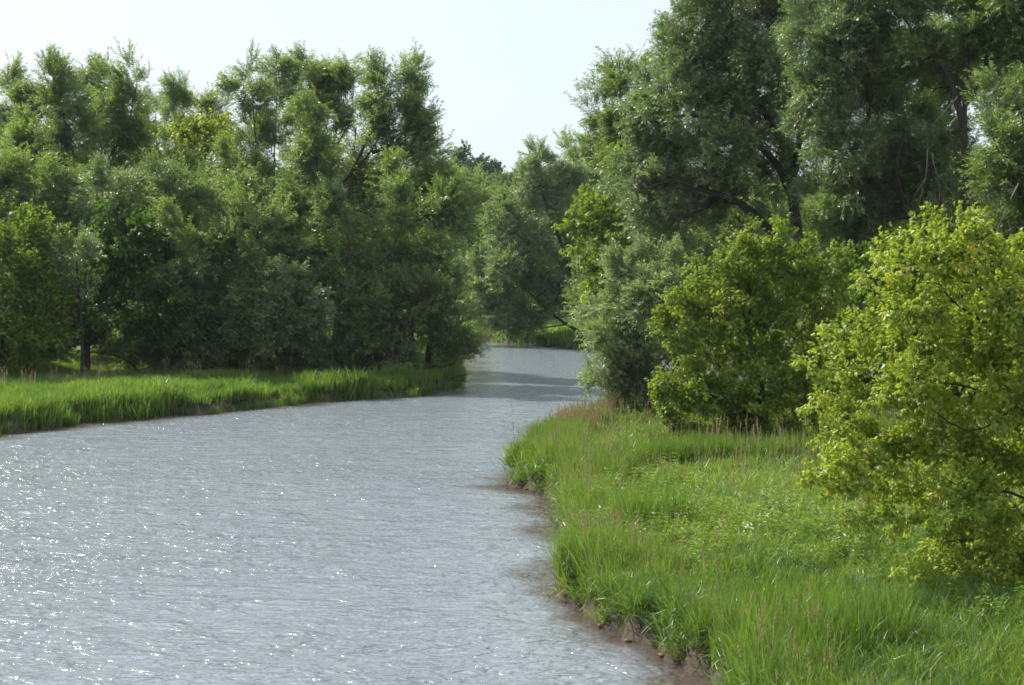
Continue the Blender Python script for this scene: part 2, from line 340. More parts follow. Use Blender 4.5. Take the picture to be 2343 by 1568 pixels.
def grow(name, label, cat, group, kind, Y, ub, lobes, trunk=None, limbs=(), leaf=.2, lai=3.4, base_r=.22, air=0.0, seed=0, dd=1.0,
         tint_shift=0.0, pl=1.0, fill=0, zb=None, n_trunks=1):
    """one tree: trunk, limbs, twigs and a crown of leaf sprays gathered in clumps; lobes are (u, v, ru, rv[, dY]) at depth Y"""
    rng = np.random.default_rng(seed + 100); H = HABIT[kind]; pxm = F / Y
    root = bpy.data.objects.new(name, None); COL.objects.link(root)
    bx = at(ub, 700, Y)[0]; bz = hz(bx, Y) if zb is None else zb; O = np.array([bx, Y, bz])
    root.location = O; root.empty_display_size = .5
    root['label'] = label; root['category'] = cat
    if group: root['group'] = group
    C, R = [], []
    for lb in lobes:
        u, v, ru, rv = lb[:4]; dY = lb[4] if len(lb) > 4 else rng.uniform(-1, 1) * dd * max(1.2, ru / pxm * 1.1)
        c = at(u, v, Y); s = (Y + dY) / Y
        c = np.array([c[0] * s, Y + dY, CAM_H + (c[2] - CAM_H) * s]); r = np.array([ru / pxm, max(ru, .55 * rv) / pxm * 1.15, rv / pxm])
        C.append(c); R.append(r)
    C = np.array(C); R = np.array(R)
    if fill:      # close the crown between its main masses
        ex, er = [], []
        for _ in range(fill):
            i = rng.integers(len(C)); dn = np.linalg.norm(C - C[i], axis=1); j = rng.choice(np.argsort(dn)[1:5]); f_ = rng.uniform(.3, .7)
            ex.append(C[i] * f_ + C[j] * (1 - f_) + rng.normal(0, .3, 3) * R[i] * [1, 2.2, .8]); er.append((R[i] * f_ + R[j] * (1 - f_)) * rng.uniform(.6, .9))
        C = np.vstack([C, ex]); R = np.vstack([R, er])
    # --- skeleton: trunk then a limb to each lobe
    if trunk is None:
        lo = C[np.argsort(C[:, 2])]; mid = C.mean(0)
        top = C[np.argmax(C[:, 2])]
        TP = [O + [0, 0, -.4], O * [1, 1, 0] + np.array([(mid[0] - bx) * .35, (mid[1] - Y) * .3, bz + (mid[2] - bz) * .5]), mid, top]
    else:
        TP = [O + [0, 0, -.4]] + [at(u, v, Y) for u, v in trunk]
    TP = smooth_path(TP, 14); tr = base_r * .6 * (1 - np.linspace(0, 1, 14) ** .9 * .86); tr[0] *= 1.5; tr[1] *= 1.1
    paths, rad = [TP], [tr]
    for k in range(n_trunks - 1):
        off = rng.normal(0, .35, 3) * [1, 1, 0]; j = rng.integers(7, 12); tgt = C[rng.integers(len(C))]
        q = smooth_path([O + off + [0, 0, -.4], O + off * 2.2 + [0, 0, (tgt[2] - bz) * .45], tgt], 10)
        paths.append(q); rad.append(base_r * .75 * (1 - np.linspace(0, 1, 10) * .85))
    ntr = len(paths)
    skelP = [np.vstack(paths)]; skelR = [np.concatenate(rad)]
    lp, lr = [], []
    for lim in limbs:
        dYl = lim[1] if isinstance(lim[0], list) else 0; pts = lim[0] if isinstance(lim[0], list) else lim
        q = smooth_path([at(u, v, Y + dYl * min(1, 2 * i / max(1, len(pts) - 1))) for i, (u, v) in enumerate(pts)], 12)
        r = base_r * .38 * (1 - np.linspace(0, 1, 12) * .85); lp.append(q); lr.append(r); skelP.append(q); skelR.append(r)
    order = np.argsort(np.linalg.norm(C - O, axis=1))
    for i in order:
        SPn = np.vstack(skelP); SRn = np.concatenate(skelR); c = C[i]; r = R[i]
        dv = SPn - c; cost = np.linalg.norm(dv, axis=1) + 1.2 * np.maximum(0, dv[:, 2] + .3 * r[2]) + .2 * np.linalg.norm(c - O) * (SRn < .03)
        j = int(np.argmin(cost)); a = SPn[j]; L = np.linalg.norm(c - a)
        tip = c + np.array([(c[0] - O[0]) * .05, 0, r[2] * .75])
        m1 = a + (c - a) * .5 + rng.normal(0, .08, 3) * L + [0, 0, -.10 * L]
        q = smooth_path([a, m1, c, tip], 10); rs = min(SRn[j] * .6, .07 + .008 * L)
        rr = rs * (1 - np.linspace(0, 1, 10) * .82); lp.append(q); lr.append(rr); skelP.append(q); skelR.append(rr)
    SPn = np.vstack(skelP); SRn = np.concatenate(skelR)
    # --- clumps
    area = math.pi * R[:, 0] * R[:, 2]; rc = H['rc'] * (leaf / .2) ** .35 * min(1.0, .35 + .3 * R[:, 0].mean())
    nC = np.maximum(5, (area / (math.pi * rc * rc) * (1 - air) * 3.4)).astype(int)
    cc, cout = [], []
    for c, r, n in zip(C, R, nC):
        d = unit(rng.normal(size=(n * 2, 3))); d[:, 2] = np.where(d[:, 2] < -.3, d[:, 2] * .6, d[:, 2]); rr = rng.random((n * 2, 1)) ** .42
        q = c + d * rr * r * 1.0
        if H['plume']:      # upright plumes leaning outwards, each tapering to its tip
            npl = max(3, int(4.2 * pl * r[0] * r[2] / 2.2)); pa = unit(rng.normal(size=(npl, 3)) * [1, 1, .55]) * rng.random((npl, 1)) ** .5 * .8
            pid = rng.integers(0, npl, n * 2); t_ = rng.random(n * 2); base_ = c + pa[pid] * r * [1, 1, .7] + [0, 0, -.55 * r[2]]
            lean_ = pa * [.45, .45, 0] * r + rng.normal(0, .12, (npl, 3)) * r[0]; hgt = r[2] * rng.uniform(.7, 1.4, npl)
            q = base_ + (lean_[pid] + np.array([0, 0, 1.]) * hgt[pid][:, None]) * t_[:, None] + rng.normal(0, .30 + .06 * (pl > 1.2), (n * 2, 3)) * np.minimum(r[0], 1.5) * (1.12 - t_[:, None] ** 1.5)
        keep = rng.random(n * 2) < np.clip(.5 + .5 * np.sin(q[:, 0] * 1.9 / rc + 3 * np.sin(q[:, 2] * 1.1 / rc) + q[:, 1]), .12, .95)
        q = q[keep][:n]; cc.append(q); cout.append(unit((q - c) / r))
    cc = np.vstack(cc); cout = np.vstack(cout)
    ground = bz + .25; cc[:, 2] = np.maximum(cc[:, 2], ground + rng.random(len(cc)) * .5)
    # --- twigs from the limbs to the clumps
    tp, trd = [], []; ends = np.empty((len(cc), 3))
    for k in range(len(cc)):
        dv = SPn - cc[k]; cost = np.linalg.norm(dv, axis=1) + .8 * np.maximum(0, dv[:, 2]); j = int(np.argmin(cost)); a = SPn[j]
        L = np.linalg.norm(cc[k] - a); m1 = a + (cc[k] - a) * .55 + np.array([0, 0, -.08 * L]) + rng.normal(0, .05, 3) * L
        q = np.array([a, m1, cc[k], cc[k] + cout[k] * rc * .8]); ends[k] = unit((cc[k] - a)[None])[0]
        r0 = min(SRn[j] * .6, .012 + .012 * L) * (leaf / .2) ** .5
        tp.append(q); trd.append(r0 * np.array([1, .7, .45, .12]))
    # --- leafy sprays: points with a direction and size
    g, per = H['group'], H['per']; larea = .5 * leaf * leaf * H['aspect'] * g * per
    nS = max(len(cc) * 2, int(lai * area.sum() * (1 - air) / larea * H['cover']))
    wts = rng.random(len(cc)) ** .6 + .3; wts /= wts.sum(); ci = rng.choice(len(cc), nS, p=wts)
    o = cc[ci] + rng.normal(0, H.get('spread', .42), (nS, 3)) * rc * [1, 1, .75]
    sdv = unit(cout[ci] * .75 + (o - cc[ci]) / rc * .5 + ends[ci] * .35 + rng.normal(0, .45, (nS, 3)) + [0, 0, H['upw']])
    siz = leaf * rng.uniform(.75, 1.2, nS); topb = (cout[ci, 2] > .4) & (rng.random(nS) < .25); o[topb] += cout[ci][topb] * rc * .5 + [0, 0, rc * .45]; sdv[topb] = unit(sdv[topb] + [0, 0, 1.1])
    it = rng.normal(0, .09, len(cc))[ci] + rng.normal(0, .06, nS) + tint_shift
    keep = o[:, 2] > bz + .15; o, sdv, siz, it = o[keep], sdv[keep], siz[keep], it[keep]
    tw = rng.normal(0, .5, (len(o), 3)) * [1, 1, 0] + [0, 0, 1.]; Rm = np.stack([(X := unit(sdv)), (Yv := unit(np.cross(tw, X))), np.cross(X, Yv)], -1)
    P, D = o, sdv; STAT['leaves'] += len(o) * per * g; STAT['sprays'] = STAT.get('sprays', 0) + len(o)
    cr_ = link('crown', point_cloud('crown', o - O, euler_xyz(Rm), siz, it), root, kind='stuff')
    if kind not in NG: NG[kind] = instancer_group(kind + '_crown', sprays(kind))
    cr_.modifiers.new('leaves', 'NODES').node_group = NG[kind]
    # --- wood
    v, f = tubes(paths, rad, 8); link('trunk', np_mesh('trunk', v - O, f, 4, M['bark'], smooth=True), root); STAT['tris'] += 2 * len(f)
    for q, r in zip(lp, lr):
        v, f = tubes([q], [r], 6); link('limb', np_mesh('limb', v - O, f, 4, M['bark'], smooth=True), root); STAT['tris'] += 2 * len(f)
    v, f = tubes(tp, trd, 3); link('twigs', np_mesh('twigs', v - O, f, 4, M['bark']), root, kind='stuff'); STAT['tris'] += 2 * len(f)
    return root, O, P, D, rng

def copy_thing(src, loc, rot, label, scale=1.0):
    c = src.copy(); COL.objects.link(c); c.location = loc; c.rotation_euler = (0, 0, rot); c.scale = (scale,) * 3; c['label'] = label
    for ch in src.children:
        k = ch.copy(); COL.objects.link(k); k.parent = c
    return c

# ------------------------------------------------------------------ ground, water
def axis(parts):
    out = []
    for a, b, s in parts: out += list(np.arange(a, b, s))
    return np.array(out + [parts[-1][1]])
gx = axis([(-1500, -300, 150), (-300, -100, 20), (-100, -40, 4), (-40, -5, .9), (-5, 12, .3), (12, 30, 1), (30, 100, 5), (100, 300, 20), (300, 1500, 150)])
gy = axis([(-60, 15, 3), (15, 70, .35), (70, 105, .7), (105, 200, 1.6), (200, 520, 10), (520, 1000, 40), (1000, 3000, 250)])
X, Yg = np.meshgrid(gx, gy); Z = height(X, Yg)
nx, ny = len(gx), len(gy); idx = np.arange(nx * ny).reshape(ny, nx)
Fg = np.stack([idx[:-1, :-1], idx[:-1, 1:], idx[1:, 1:], idx[1:, :-1]], -1).reshape(-1, 4)
me = np_mesh('ground', np.stack([X.ravel(), Yg.ravel(), Z.ravel()], -1), Fg, 4, M['soil'], smooth=True)
link('ground', me, kind='structure'); STAT['tris'] += 2 * len(Fg)

# water: a sheet with real low swells; finer where the camera is near
wx = axis([(-100, -40, 4), (-40, -16, .35), (-16, 8, .16), (8, 24, 1.0)]); wy = axis([(-40, 18, 2), (18, 50, .14), (50, 90, .35), (90, 310, 1.2)])
X, Yw = np.meshgrid(wx, wy)
Zw = .0 * X
for sc_, amp, sd_, st in ((1.5, .022, 31, 1.6), (.75, .014, 32, 1.5), (3.4, .03, 33, 1.7)):
    Zw += (vnoise(X + .3 * Yw, Yw * st, sc_, sd_) - .5) * amp * 2
Zw *= sstep(-10, 16, Yw + 0 * X) * (1 - sstep(70, 110, Yw))
nx, ny = len(wx), len(wy); idx = np.arange(nx * ny).reshape(ny, nx)
Fg = np.stack([idx[:-1, :-1], idx[:-1, 1:], idx[1:, 1:], idx[1:, :-1]], -1).reshape(-1, 4)
me = np_mesh('river_water', np.stack([X.ravel(), Yw.ravel(), Zw.ravel()], -1), Fg, 4, M['water'], smooth=True)
a_ = me.attributes.new('shelf', 'FLOAT', 'POINT'); dd_ = -shore_dist(X, Yw).ravel() + (vnoise(X, Yw, 2.2, 41).ravel() - .5) * 2.2 * sstep(10, 80, Yw.ravel())
a_.data.foreach_set('value', (.9 * (1 - sstep(.15, .7 + Yw.ravel() * .026, dd_))).astype(np.float32))
link('river_water', me, kind='structure')
STAT['tris'] += 2 * len(Fg)

# ------------------------------------------------------------------ trees
BG, RGT, FAR, HILL, SLOPE = 'willows along the far curve of meadow', 'trees on the grassy point', 'trees on the far bank', 'trees on the hilltop', 'shrubs on the valley slope'
BL = 'trees behind the sunlit meadow bank'
def T(name, label, kind, Y, ub, lobes, group=BL, cat='tree', **kw): return grow(name, label, cat, group, kind, Y, ub, lobes, **kw)

# -- belt of trees behind the meadow bank
T('willow_tree', 'slender sparse willow at the very edge of the belt, its thin top against the sky', 'willow', 124, 60,
  [(20, 190, 26, 48), (34, 240, 26, 40), (16, 300, 40, 50), (45, 330, 40, 50)], trunk=[(66, 420), (50, 300), (30, 200)], leaf=.22, air=.3, seed=1, base_r=.2)
T('willow_tree', 'narrow small-topped willow close behind the sparse edge willow', 'willow', 122, 112,
  [(84, 205, 22, 38), (70, 255, 32, 36), (98, 270, 30, 50), (75, 330, 50, 50)], trunk=[(108, 420), (92, 300), (80, 210)], leaf=.22, air=.2, seed=2, base_r=.18)
T('willow_tree', 'tall willow with a dark bare bent trunk curving up through its crown', 'willow', 108, 196,
  [(125, 185, 30, 38), (150, 240, 46, 60), (108, 225, 30, 40), (105, 320, 44, 60), (178, 310, 42, 62), (55, 380, 62, 58), (190, 400, 44, 50), (110, 410, 50, 50)],
  trunk=[(200, 700), (192, 520), (182, 420), (165, 340), (146, 270), (128, 190)], leaf=.23, seed=3, base_r=.34)
T('willow_tree', 'broad three-peaked willow with an upright forked trunk, beside the bent-trunk willow', 'willow', 115, 236,
  [(212, 190, 26, 42), (258, 188, 30, 46), (312, 195, 26, 48), (225, 270, 46, 66), (285, 265, 50, 66), (245, 350, 60, 64), (320, 300, 28, 60)],
  trunk=[(232, 640), (228, 480), (235, 380), (255, 270), (262, 200)], limbs=[[(228, 440), (215, 330), (212, 220)], [(240, 380), (290, 290), (310, 210)]], leaf=.23, seed=4, base_r=.3, n_trunks=2)
T('boxelder_tree', 'yellow-green broadleaf tree glowing low behind the three-peaked willow', 'boxelder', 125, 335, [(315, 310, 34, 60), (350, 350, 42, 46), (300, 370, 40, 40)], leaf=.26, seed=5, tint_shift=.2)
T('willow_tree', 'thin dark see-through willow standing before the round-headed slender tree', 'willow', 140, 357, [(357, 225, 20, 34), (350, 275, 20, 38), (366, 290, 16, 30)], trunk=[(357, 420), (357, 300), (357, 210)], leaf=.22, air=.35, seed=6, base_r=.15)
T('willow_tree', 'small round-headed slender tree on a thin forked stem against the sky', 'willow', 136, 400,
  [(398, 205, 24, 26), (424, 215, 20, 32), (412, 250, 28, 22), (392, 240, 18, 20)], trunk=[(400, 420), (401, 330), (402, 290), (404, 220)],
  limbs=[[(402, 300), (386, 260), (380, 235)], [(402, 295), (425, 255), (430, 230)]], leaf=.22, air=.25, seed=7, base_r=.15)
T('willow_tree', 'dim grey-green tree low on the skyline between slender tree and tall willow clump', 'willow', 148, 480, [(462, 245, 30, 26), (498, 255, 24, 28), (440, 290, 40, 36), (500, 300, 40, 40), (400, 320, 50, 40)], leaf=.24, seed=8)
T('boxelder_tree', 'bright yellow-green broadleaf tree with layered top beside the tall willow clump', 'boxelder', 120, 460,
  [(432, 296, 30, 26), (478, 292, 34, 26), (508, 318, 30, 30), (440, 345, 42, 42), (500, 365, 40, 40), (455, 400, 50, 40)], leaf=.26, seed=9, tint_shift=.28)
T('willow_tree', 'tall narrow willow column with ragged top twigs, first of the tall clump', 'willow', 106, 588,
  [(568, 168, 13, 30), (545, 200, 15, 22), (580, 232, 34, 46), (572, 310, 42, 64), (566, 400, 52, 60), (600, 440, 40, 50), (546, 450, 40, 40)], trunk=[(592, 700), (588, 520), (587, 400), (583, 300), (574, 190)], leaf=.22, seed=10, base_r=.28)
T('willow_tree', 'second willow column of the tall clump, thin stem showing through', 'willow', 111, 648,
  [(632, 165, 22, 30), (640, 225, 32, 46), (632, 310, 36, 64), (640, 400, 44, 60)], trunk=[(640, 700), (628, 480), (628, 330), (634, 190)], leaf=.22, seed=11, base_r=.25)
T('willow_tree', 'tallest willow of the clump, its many peaks highest on the skyline', 'willow', 116, 735,
  [(698, 156, 30, 34), (722, 190, 22, 40), (768, 160, 28, 36), (806, 182, 24, 40), (700, 230, 40, 60), (785, 240, 44, 60), (740, 300, 60, 66), (700, 380, 50, 60), (815, 290, 22, 40)],
  trunk=[(735, 700), (738, 450), (730, 300), (705, 190)], limbs=[[(736, 420), (770, 300), (772, 190)], [(738, 380), (800, 280), (808, 200)]], leaf=.23, seed=12, base_r=.32, n_trunks=2)
T('willow_tree', 'slim leaning willow with a pale sunlit face in front of the tallest willow', 'willow', 99, 655,
  [(716, 262, 24, 38), (700, 330, 34, 48), (684, 410, 38, 56), (735, 330, 28, 40), (668, 490, 40, 50), (756, 370, 34, 34)], trunk=[(640, 700), (655, 580), (680, 480), (704, 390), (718, 290)], leaf=.21, seed=13, base_r=.24)
T('willow_tree', 'big willow leaning toward the river with dark slanting trunk and double top', 'willow', 103, 672,
  [(895, 190, 34, 44), (934, 196, 24, 46), (872, 232, 26, 40), (905, 258, 50, 44), (862, 318, 54, 52), (928, 305, 44, 54), (968, 240, 26, 30), (965, 335, 36, 40), (828, 396, 56, 46), (912, 400, 56, 56), (1000, 350, 20, 16), (975, 285, 24, 26)],
  trunk=[(668, 700), (700, 570), (742, 475), (795, 405), (850, 345), (900, 250)],
  limbs=[[(745, 470), (790, 440), (850, 445)], [(715, 520), (780, 480), (840, 490), (880, 530)], [(800, 400), (850, 300), (880, 240)], [(690, 600), (672, 540), (668, 500)], [(850, 350), (920, 330), (990, 350)]], leaf=.22, seed=14, base_r=.42)
T('willow_tree', 'dark willow reaching one long bare limb out over the water', 'willow', 109, 985,
  [(955, 410, 44, 56), (1002, 400, 34, 34), (1045, 440, 36, 34), (1085, 470, 24, 28), (1005, 480, 50, 50), (1056, 520, 30, 36), (970, 520, 40, 60)],
  trunk=[(985, 740), (975, 600), (955, 470), (960, 400)], limbs=[[(950, 440), (1000, 428), (1045, 440), (1095, 478)]], leaf=.23, seed=15, base_r=.34)
T('willow_shrub', 'round-topped grey willow bush before the bent-trunk willow', 'silver', 98, 285, [(285, 425, 60, 44), (238, 455, 46, 44), (335, 460, 54, 46), (285, 500, 80, 50)], cat='bush', leaf=.2, seed=16)
T('willow_shrub', 'loose grey-green willow bush in the middle of the belt edge above the yellow-green maple', 'willow', 101, 80, [(40, 395, 60, 50), (110, 440, 60, 46), (20, 450, 50, 50), (150, 490, 50, 44)], cat='bush', leaf=.22, seed=17)
T('willow_shrub', 'wide dome-shaped willow bush with a dark horizontal limb under its top', 'willow', 96, 530,
  [(500, 510, 96, 46), (415, 530, 62, 50), (592, 515, 60, 48), (500, 570, 120, 54), (610, 580, 50, 50), (400, 440, 60, 50), (450, 460, 50, 40), (510, 430, 40, 40)], cat='bush', limbs=[[(640, 640), (600, 560), (500, 540), (400, 550)]], leaf=.2, seed=18, tint_shift=.05)
T('boxelder_tree', 'bright yellow-green broadleaf tree at the meadow edge, cut by the frame', 'boxelder', 89, -15,
  [(5, 492, 34, 38), (48, 530, 36, 34), (105, 532, 42, 36), (20, 580, 50, 50), (80, 600, 66, 56), (30, 660, 60, 56), (95, 680, 64, 60), (20, 750, 70, 56), (110, 760, 60, 44), (20, 815, 66, 30), (-50, 800, 60, 40), (90, 800, 40, 24)], leaf=.22, seed=19, tint_shift=.02)
T('willow_shrub', 'grey leafy willow spray hanging between the yellow-green and dark broadleaf trees', 'silver', 90, 190, [(170, 575, 36, 30), (196, 600, 30, 30), (150, 600, 30, 24), (185, 650, 36, 40)], cat='bush', leaf=.19, seed=20, air=.15)
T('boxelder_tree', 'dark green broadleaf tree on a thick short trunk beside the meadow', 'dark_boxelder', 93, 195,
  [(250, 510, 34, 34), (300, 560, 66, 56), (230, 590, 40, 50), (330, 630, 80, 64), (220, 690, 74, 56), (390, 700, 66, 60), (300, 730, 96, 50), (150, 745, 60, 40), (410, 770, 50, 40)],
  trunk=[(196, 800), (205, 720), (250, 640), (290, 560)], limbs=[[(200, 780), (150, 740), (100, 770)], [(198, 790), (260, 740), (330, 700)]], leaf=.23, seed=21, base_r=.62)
T('willow_tree', 'dark dense willow with drooping skirt beside the broadleaf tree, touching the ground', 'willow', 94, 500,
  [(470, 610, 60, 60), (550, 640, 56, 60), (470, 700, 80, 66), (570, 730, 60, 66), (500, 780, 90, 56), (450, 790, 50, 44)], leaf=.21, seed=22, tint_shift=-.08, base_r=.3, n_trunks=2)
T('willow_tree', 'grey-tinted willow leaning left with pale outer leaves low in the belt middle', 'silver', 93, 610, [(560, 740, 34, 40), (575, 690, 34, 34), (620, 660, 50, 56), (640, 740, 60, 66), (690, 700, 56, 70), (660, 800, 70, 44)], leaf=.19, seed=23, tint_shift=-.2, base_r=.3)
T('willow_tree', 'large spreading willow with slanting lower limb at the centre of the belt', 'willow', 95, 820,
  [(790, 500, 54, 50), (760, 580, 60, 60), (850, 560, 66, 60), (930, 490, 50, 50), (800, 650, 76, 60), (880, 650, 70, 66), (760, 730, 60, 60), (850, 740, 76, 60), (730, 650, 46, 50)],
  trunk=[(850, 800), (820, 700), (800, 590), (790, 500)], limbs=[[(700, 630), (760, 645), (830, 680), (880, 710)], [(820, 700), (880, 600), (930, 500)]], leaf=.21, seed=24, base_r=.36, n_trunks=2)
T('willow_tree', 'dense dark willow at the river bend with branches trailing over the water', 'willow', 97, 975,
  [(965, 590, 56, 60), (1012, 600, 40, 54), (1030, 680, 36, 56), (960, 690, 76, 66), (905, 770, 60, 44), (985, 770, 66, 50), (1038, 760, 30, 54), (1060, 790, 18, 24), (1040, 830, 20, 22)],
  limbs=[[(965, 640), (1010, 690), (1035, 760)], [(930, 720), (900, 780), (930, 820)]], leaf=.2, seed=25, tint_shift=-.1, base_r=.35, n_trunks=3)
T('willow_shrub', 'low tangled willow thicket filling under the big trees beside the tall clump', 'willow', 100, 740, [(640, 790, 90, 46), (740, 800, 80, 40), (830, 810, 70, 34), (560, 800, 60, 40)], cat='bush', leaf=.22, seed=26, tint_shift=-.15)
T('willow_shrub', 'low dark thicket behind the thick short trunk', 'dark_boxelder', 103, 380, [(400, 800, 70, 34), (300, 790, 60, 34), (480, 780, 60, 50), (30, 790, 60, 36)], cat='bush', leaf=.24, seed=27, air=.25)
T('willow_tree', 'tall shaded willow hidden deep in the belt behind the dome bush', 'willow', 112, 470, [(420, 450, 80, 60), (500, 470, 80, 60), (380, 540, 90, 60), (560, 560, 80, 70), (300, 560, 90, 80), (450, 640, 120, 70)], leaf=.27, seed=28, lai=2.6)
T('willow_tree', 'shaded backing willow behind the leaning trunks near the bend', 'willow', 113, 880, [(800, 440, 70, 60), (880, 500, 80, 70), (720, 520, 70, 70), (800, 620, 110, 80), (940, 620, 80, 80), (660, 620, 70, 80)], leaf=.27, seed=29, lai=2.6)
T('willow_tree', 'shaded backing willow behind the yellow-green meadow-edge tree', 'willow', 112, 60, [(40, 520, 80, 80), (130, 480, 80, 70), (60, 650, 100, 80), (180, 620, 80, 80)], leaf=.27, seed=30, lai=2.6)

T('boxelder_bush', 'sunlit yellow-green bush seen through the gap beside the thick short trunk', 'shrub', 126, 160, [(110, 770, 60, 40), (170, 780, 50, 36), (230, 775, 50, 40), (60, 770, 50, 40)], cat='bush', leaf=.3, seed=31, tint_shift=.3)
T('boxelder_bush', 'sunlit bush glimpsed low through the middle of the belt', 'shrub', 127, 520, [(520, 780, 60, 40), (460, 770, 60, 44), (590, 780, 50, 40), (370, 780, 60, 40), (290, 780, 50, 40)], cat='bush', leaf=.3, seed=32, tint_shift=.3)
T('boxelder_bush', 'shaded green bush low behind the yellow-green tree cut by the frame', 'shrub', 125, -40, [(-60, 770, 60, 44), (10, 775, 50, 40), (-130, 770, 60, 50)], cat='bush', leaf=.3, seed=33)

T('willow_shrub', 'low dark willow skirt growing at the meadow edge between trunk and dense willow', 'willow', 95, 330, [(300, 815, 44, 26), (370, 810, 50, 32), (250, 810, 26, 20), (440, 815, 44, 30), (110, 800, 40, 24), (50, 815, 50, 30)], cat='bush', leaf=.2, seed=34, tint_shift=-.25)
T('willow_shrub', 'low grey willow skirt at the grass edge beneath the spreading central willow', 'silver', 94, 800, [(700, 810, 50, 28), (770, 815, 46, 26), (840, 808, 50, 28), (600, 820, 44, 24), (910, 815, 40, 22)], cat='bush', leaf=.19, seed=35, tint_shift=-.3)

# -- far bank
T('willow_tree', 'large grey-green willow on the far bank, leaning over the river bend', 'silver', 161, 1362,
  [(1226, 368, 26, 30), (1212, 415, 40, 44), (1262, 410, 34, 40), (1295, 430, 34, 44), (1185, 480, 46, 44), (1245, 490, 60, 50), (1300, 510, 50, 50), (1150, 560, 42, 36), (1215, 560, 56, 46), (1280, 590, 60, 50),
   (1115, 610, 40, 38), (1180, 640, 60, 46), (1100, 665, 32, 36), (1250, 660, 50, 46), (1075, 640, 24, 34), (1090, 700, 26, 34), (1150, 700, 50, 40), (1210, 725, 50, 34), (1130, 745, 30, 22), (1320, 640, 40, 60), (1165, 755, 30, 18), (1225, 755, 26, 16), (1110, 760, 18, 14)],
  trunk=[(1362, 772), (1322, 660), (1292, 580), (1262, 500), (1235, 430), (1226, 375)],
  limbs=[[(1358, 765), (1330, 700), (1300, 610), (1290, 560)], [(1350, 770), (1300, 745), (1255, 712), (1200, 660), (1160, 620)], [(1255, 712), (1190, 715), (1140, 700)], [(1370, 770), (1345, 690), (1345, 600)]], group=FAR, leaf=.26, seed=40, base_r=.6, dd=.8, tint_shift=.12, fill=8)
T('willow_tree', 'airy thin-topped willow rising behind the leaning far-bank willow', 'willow', 176, 1320, [(1298, 345, 14, 26), (1330, 375, 34, 40), (1300, 400, 24, 30), (1350, 430, 40, 60), (1345, 520, 40, 60)], group=FAR, leaf=.28, seed=41, air=.2)
T('willow_tree', 'grey willow tucked behind the point bushes on the far bank', 'willow', 150, 1450, [(1400, 600, 70, 80), (1380, 700, 60, 60), (1470, 700, 80, 90), (1450, 560, 60, 80)], group=FAR, leaf=.28, seed=42, lai=2.8)
T('boxelder_tree', 'bright green broadleaf tree in the gap beyond the river bend', 'shrub', 206, 1100, [(1075, 510, 38, 40), (1110, 540, 40, 40), (1060, 570, 40, 50), (1090, 620, 40, 50), (1070, 680, 36, 50)], group=FAR, leaf=.34, seed=43)
T('boxelder_tree', 'light green tree just below the hill shrubs in the valley gap', 'shrub', 226, 1150, [(1135, 470, 40, 34), (1165, 510, 40, 40), (1120, 520, 36, 36), (1180, 560, 40, 50)], group=FAR, leaf=.36, seed=44, tint_shift=.1)
T('willow_tree', 'grey-green willow crown peeping past the overhanging limb at the gap', 'willow', 196, 1075, [(1075, 440, 40, 30), (1110, 445, 30, 24), (1060, 480, 40, 40), (1040, 540, 40, 60)], group=FAR, leaf=.32, seed=45)

# -- hill and its slope
for i, (u, v, ru, rv, lab) in enumerate([
    (1022, 392, 16, 20, 'low bluish tree at the down-sloping end of the hilltop row'),
    (1052, 382, 24, 26, 'bluish hilltop tree with a spiky leader and a small ball of leaves on top'),
    (1085, 388, 22, 26, 'round bluish tree in the middle of the hilltop row'),
    (1108, 392, 20, 24, 'bluish hilltop tree just past the middle round one'),
    (1132, 398, 17, 20, 'last bluish hilltop tree, lowest, with a ragged outer side')]):
    T('hill_tree', lab, 'hill', 445 + 6 * (i % 2), u, [(u - ru * .35, v, ru * .7, rv * .8), (u + ru * .4, v + 3, ru * .6, rv * .7), (u, v + 12, ru, rv * .8), (u, v - rv * .45, ru * .5, rv * .5)] + ([(1046, 356, 5, 6), (1061, 351, 4, 4)] if i == 1 else []),
      group=HILL, leaf=.62, seed=50 + i, lai=4)
k = 0
for (u, v, ru, rv, Y, lab) in [
    (1120, 425, 30, 16, 360, 'grey-green shrub below the hilltop trees'), (1165, 415, 26, 20, 350, 'pale shrub on the slope beside the far willow top'),
    (1060, 430, 34, 18, 370, 'grey-green shrub on the slope partly behind the overhanging willow limb'), (1095, 452, 34, 18, 300, 'dull green shrub halfway down the slope'),
    (1150, 448, 34, 18, 290, 'rounded shrub halfway down the slope by the far willow'), (1195, 430, 30, 20, 340, 'shrub half hidden behind the far willow'),
    (1120, 490, 40, 22, 255, 'bright green shrub low on the slope in the gap'), (1015, 425, 34, 20, 360, 'shrub on the slope hidden behind the bend willow'),
    (1240, 420, 34, 20, 345, 'shrub on the slope behind the far willow crown')]:
    T('slope_shrub', lab, 'shrub' if k % 2 else 'hill', Y, u, [(u - ru * .5, v, ru * .6, rv), (u + ru * .5, v + 2, ru * .6, rv), (u, v + rv * .6, ru, rv)], group=SLOPE, cat='bush', leaf=.5, seed=60 + k, lai=3.6); k += 1

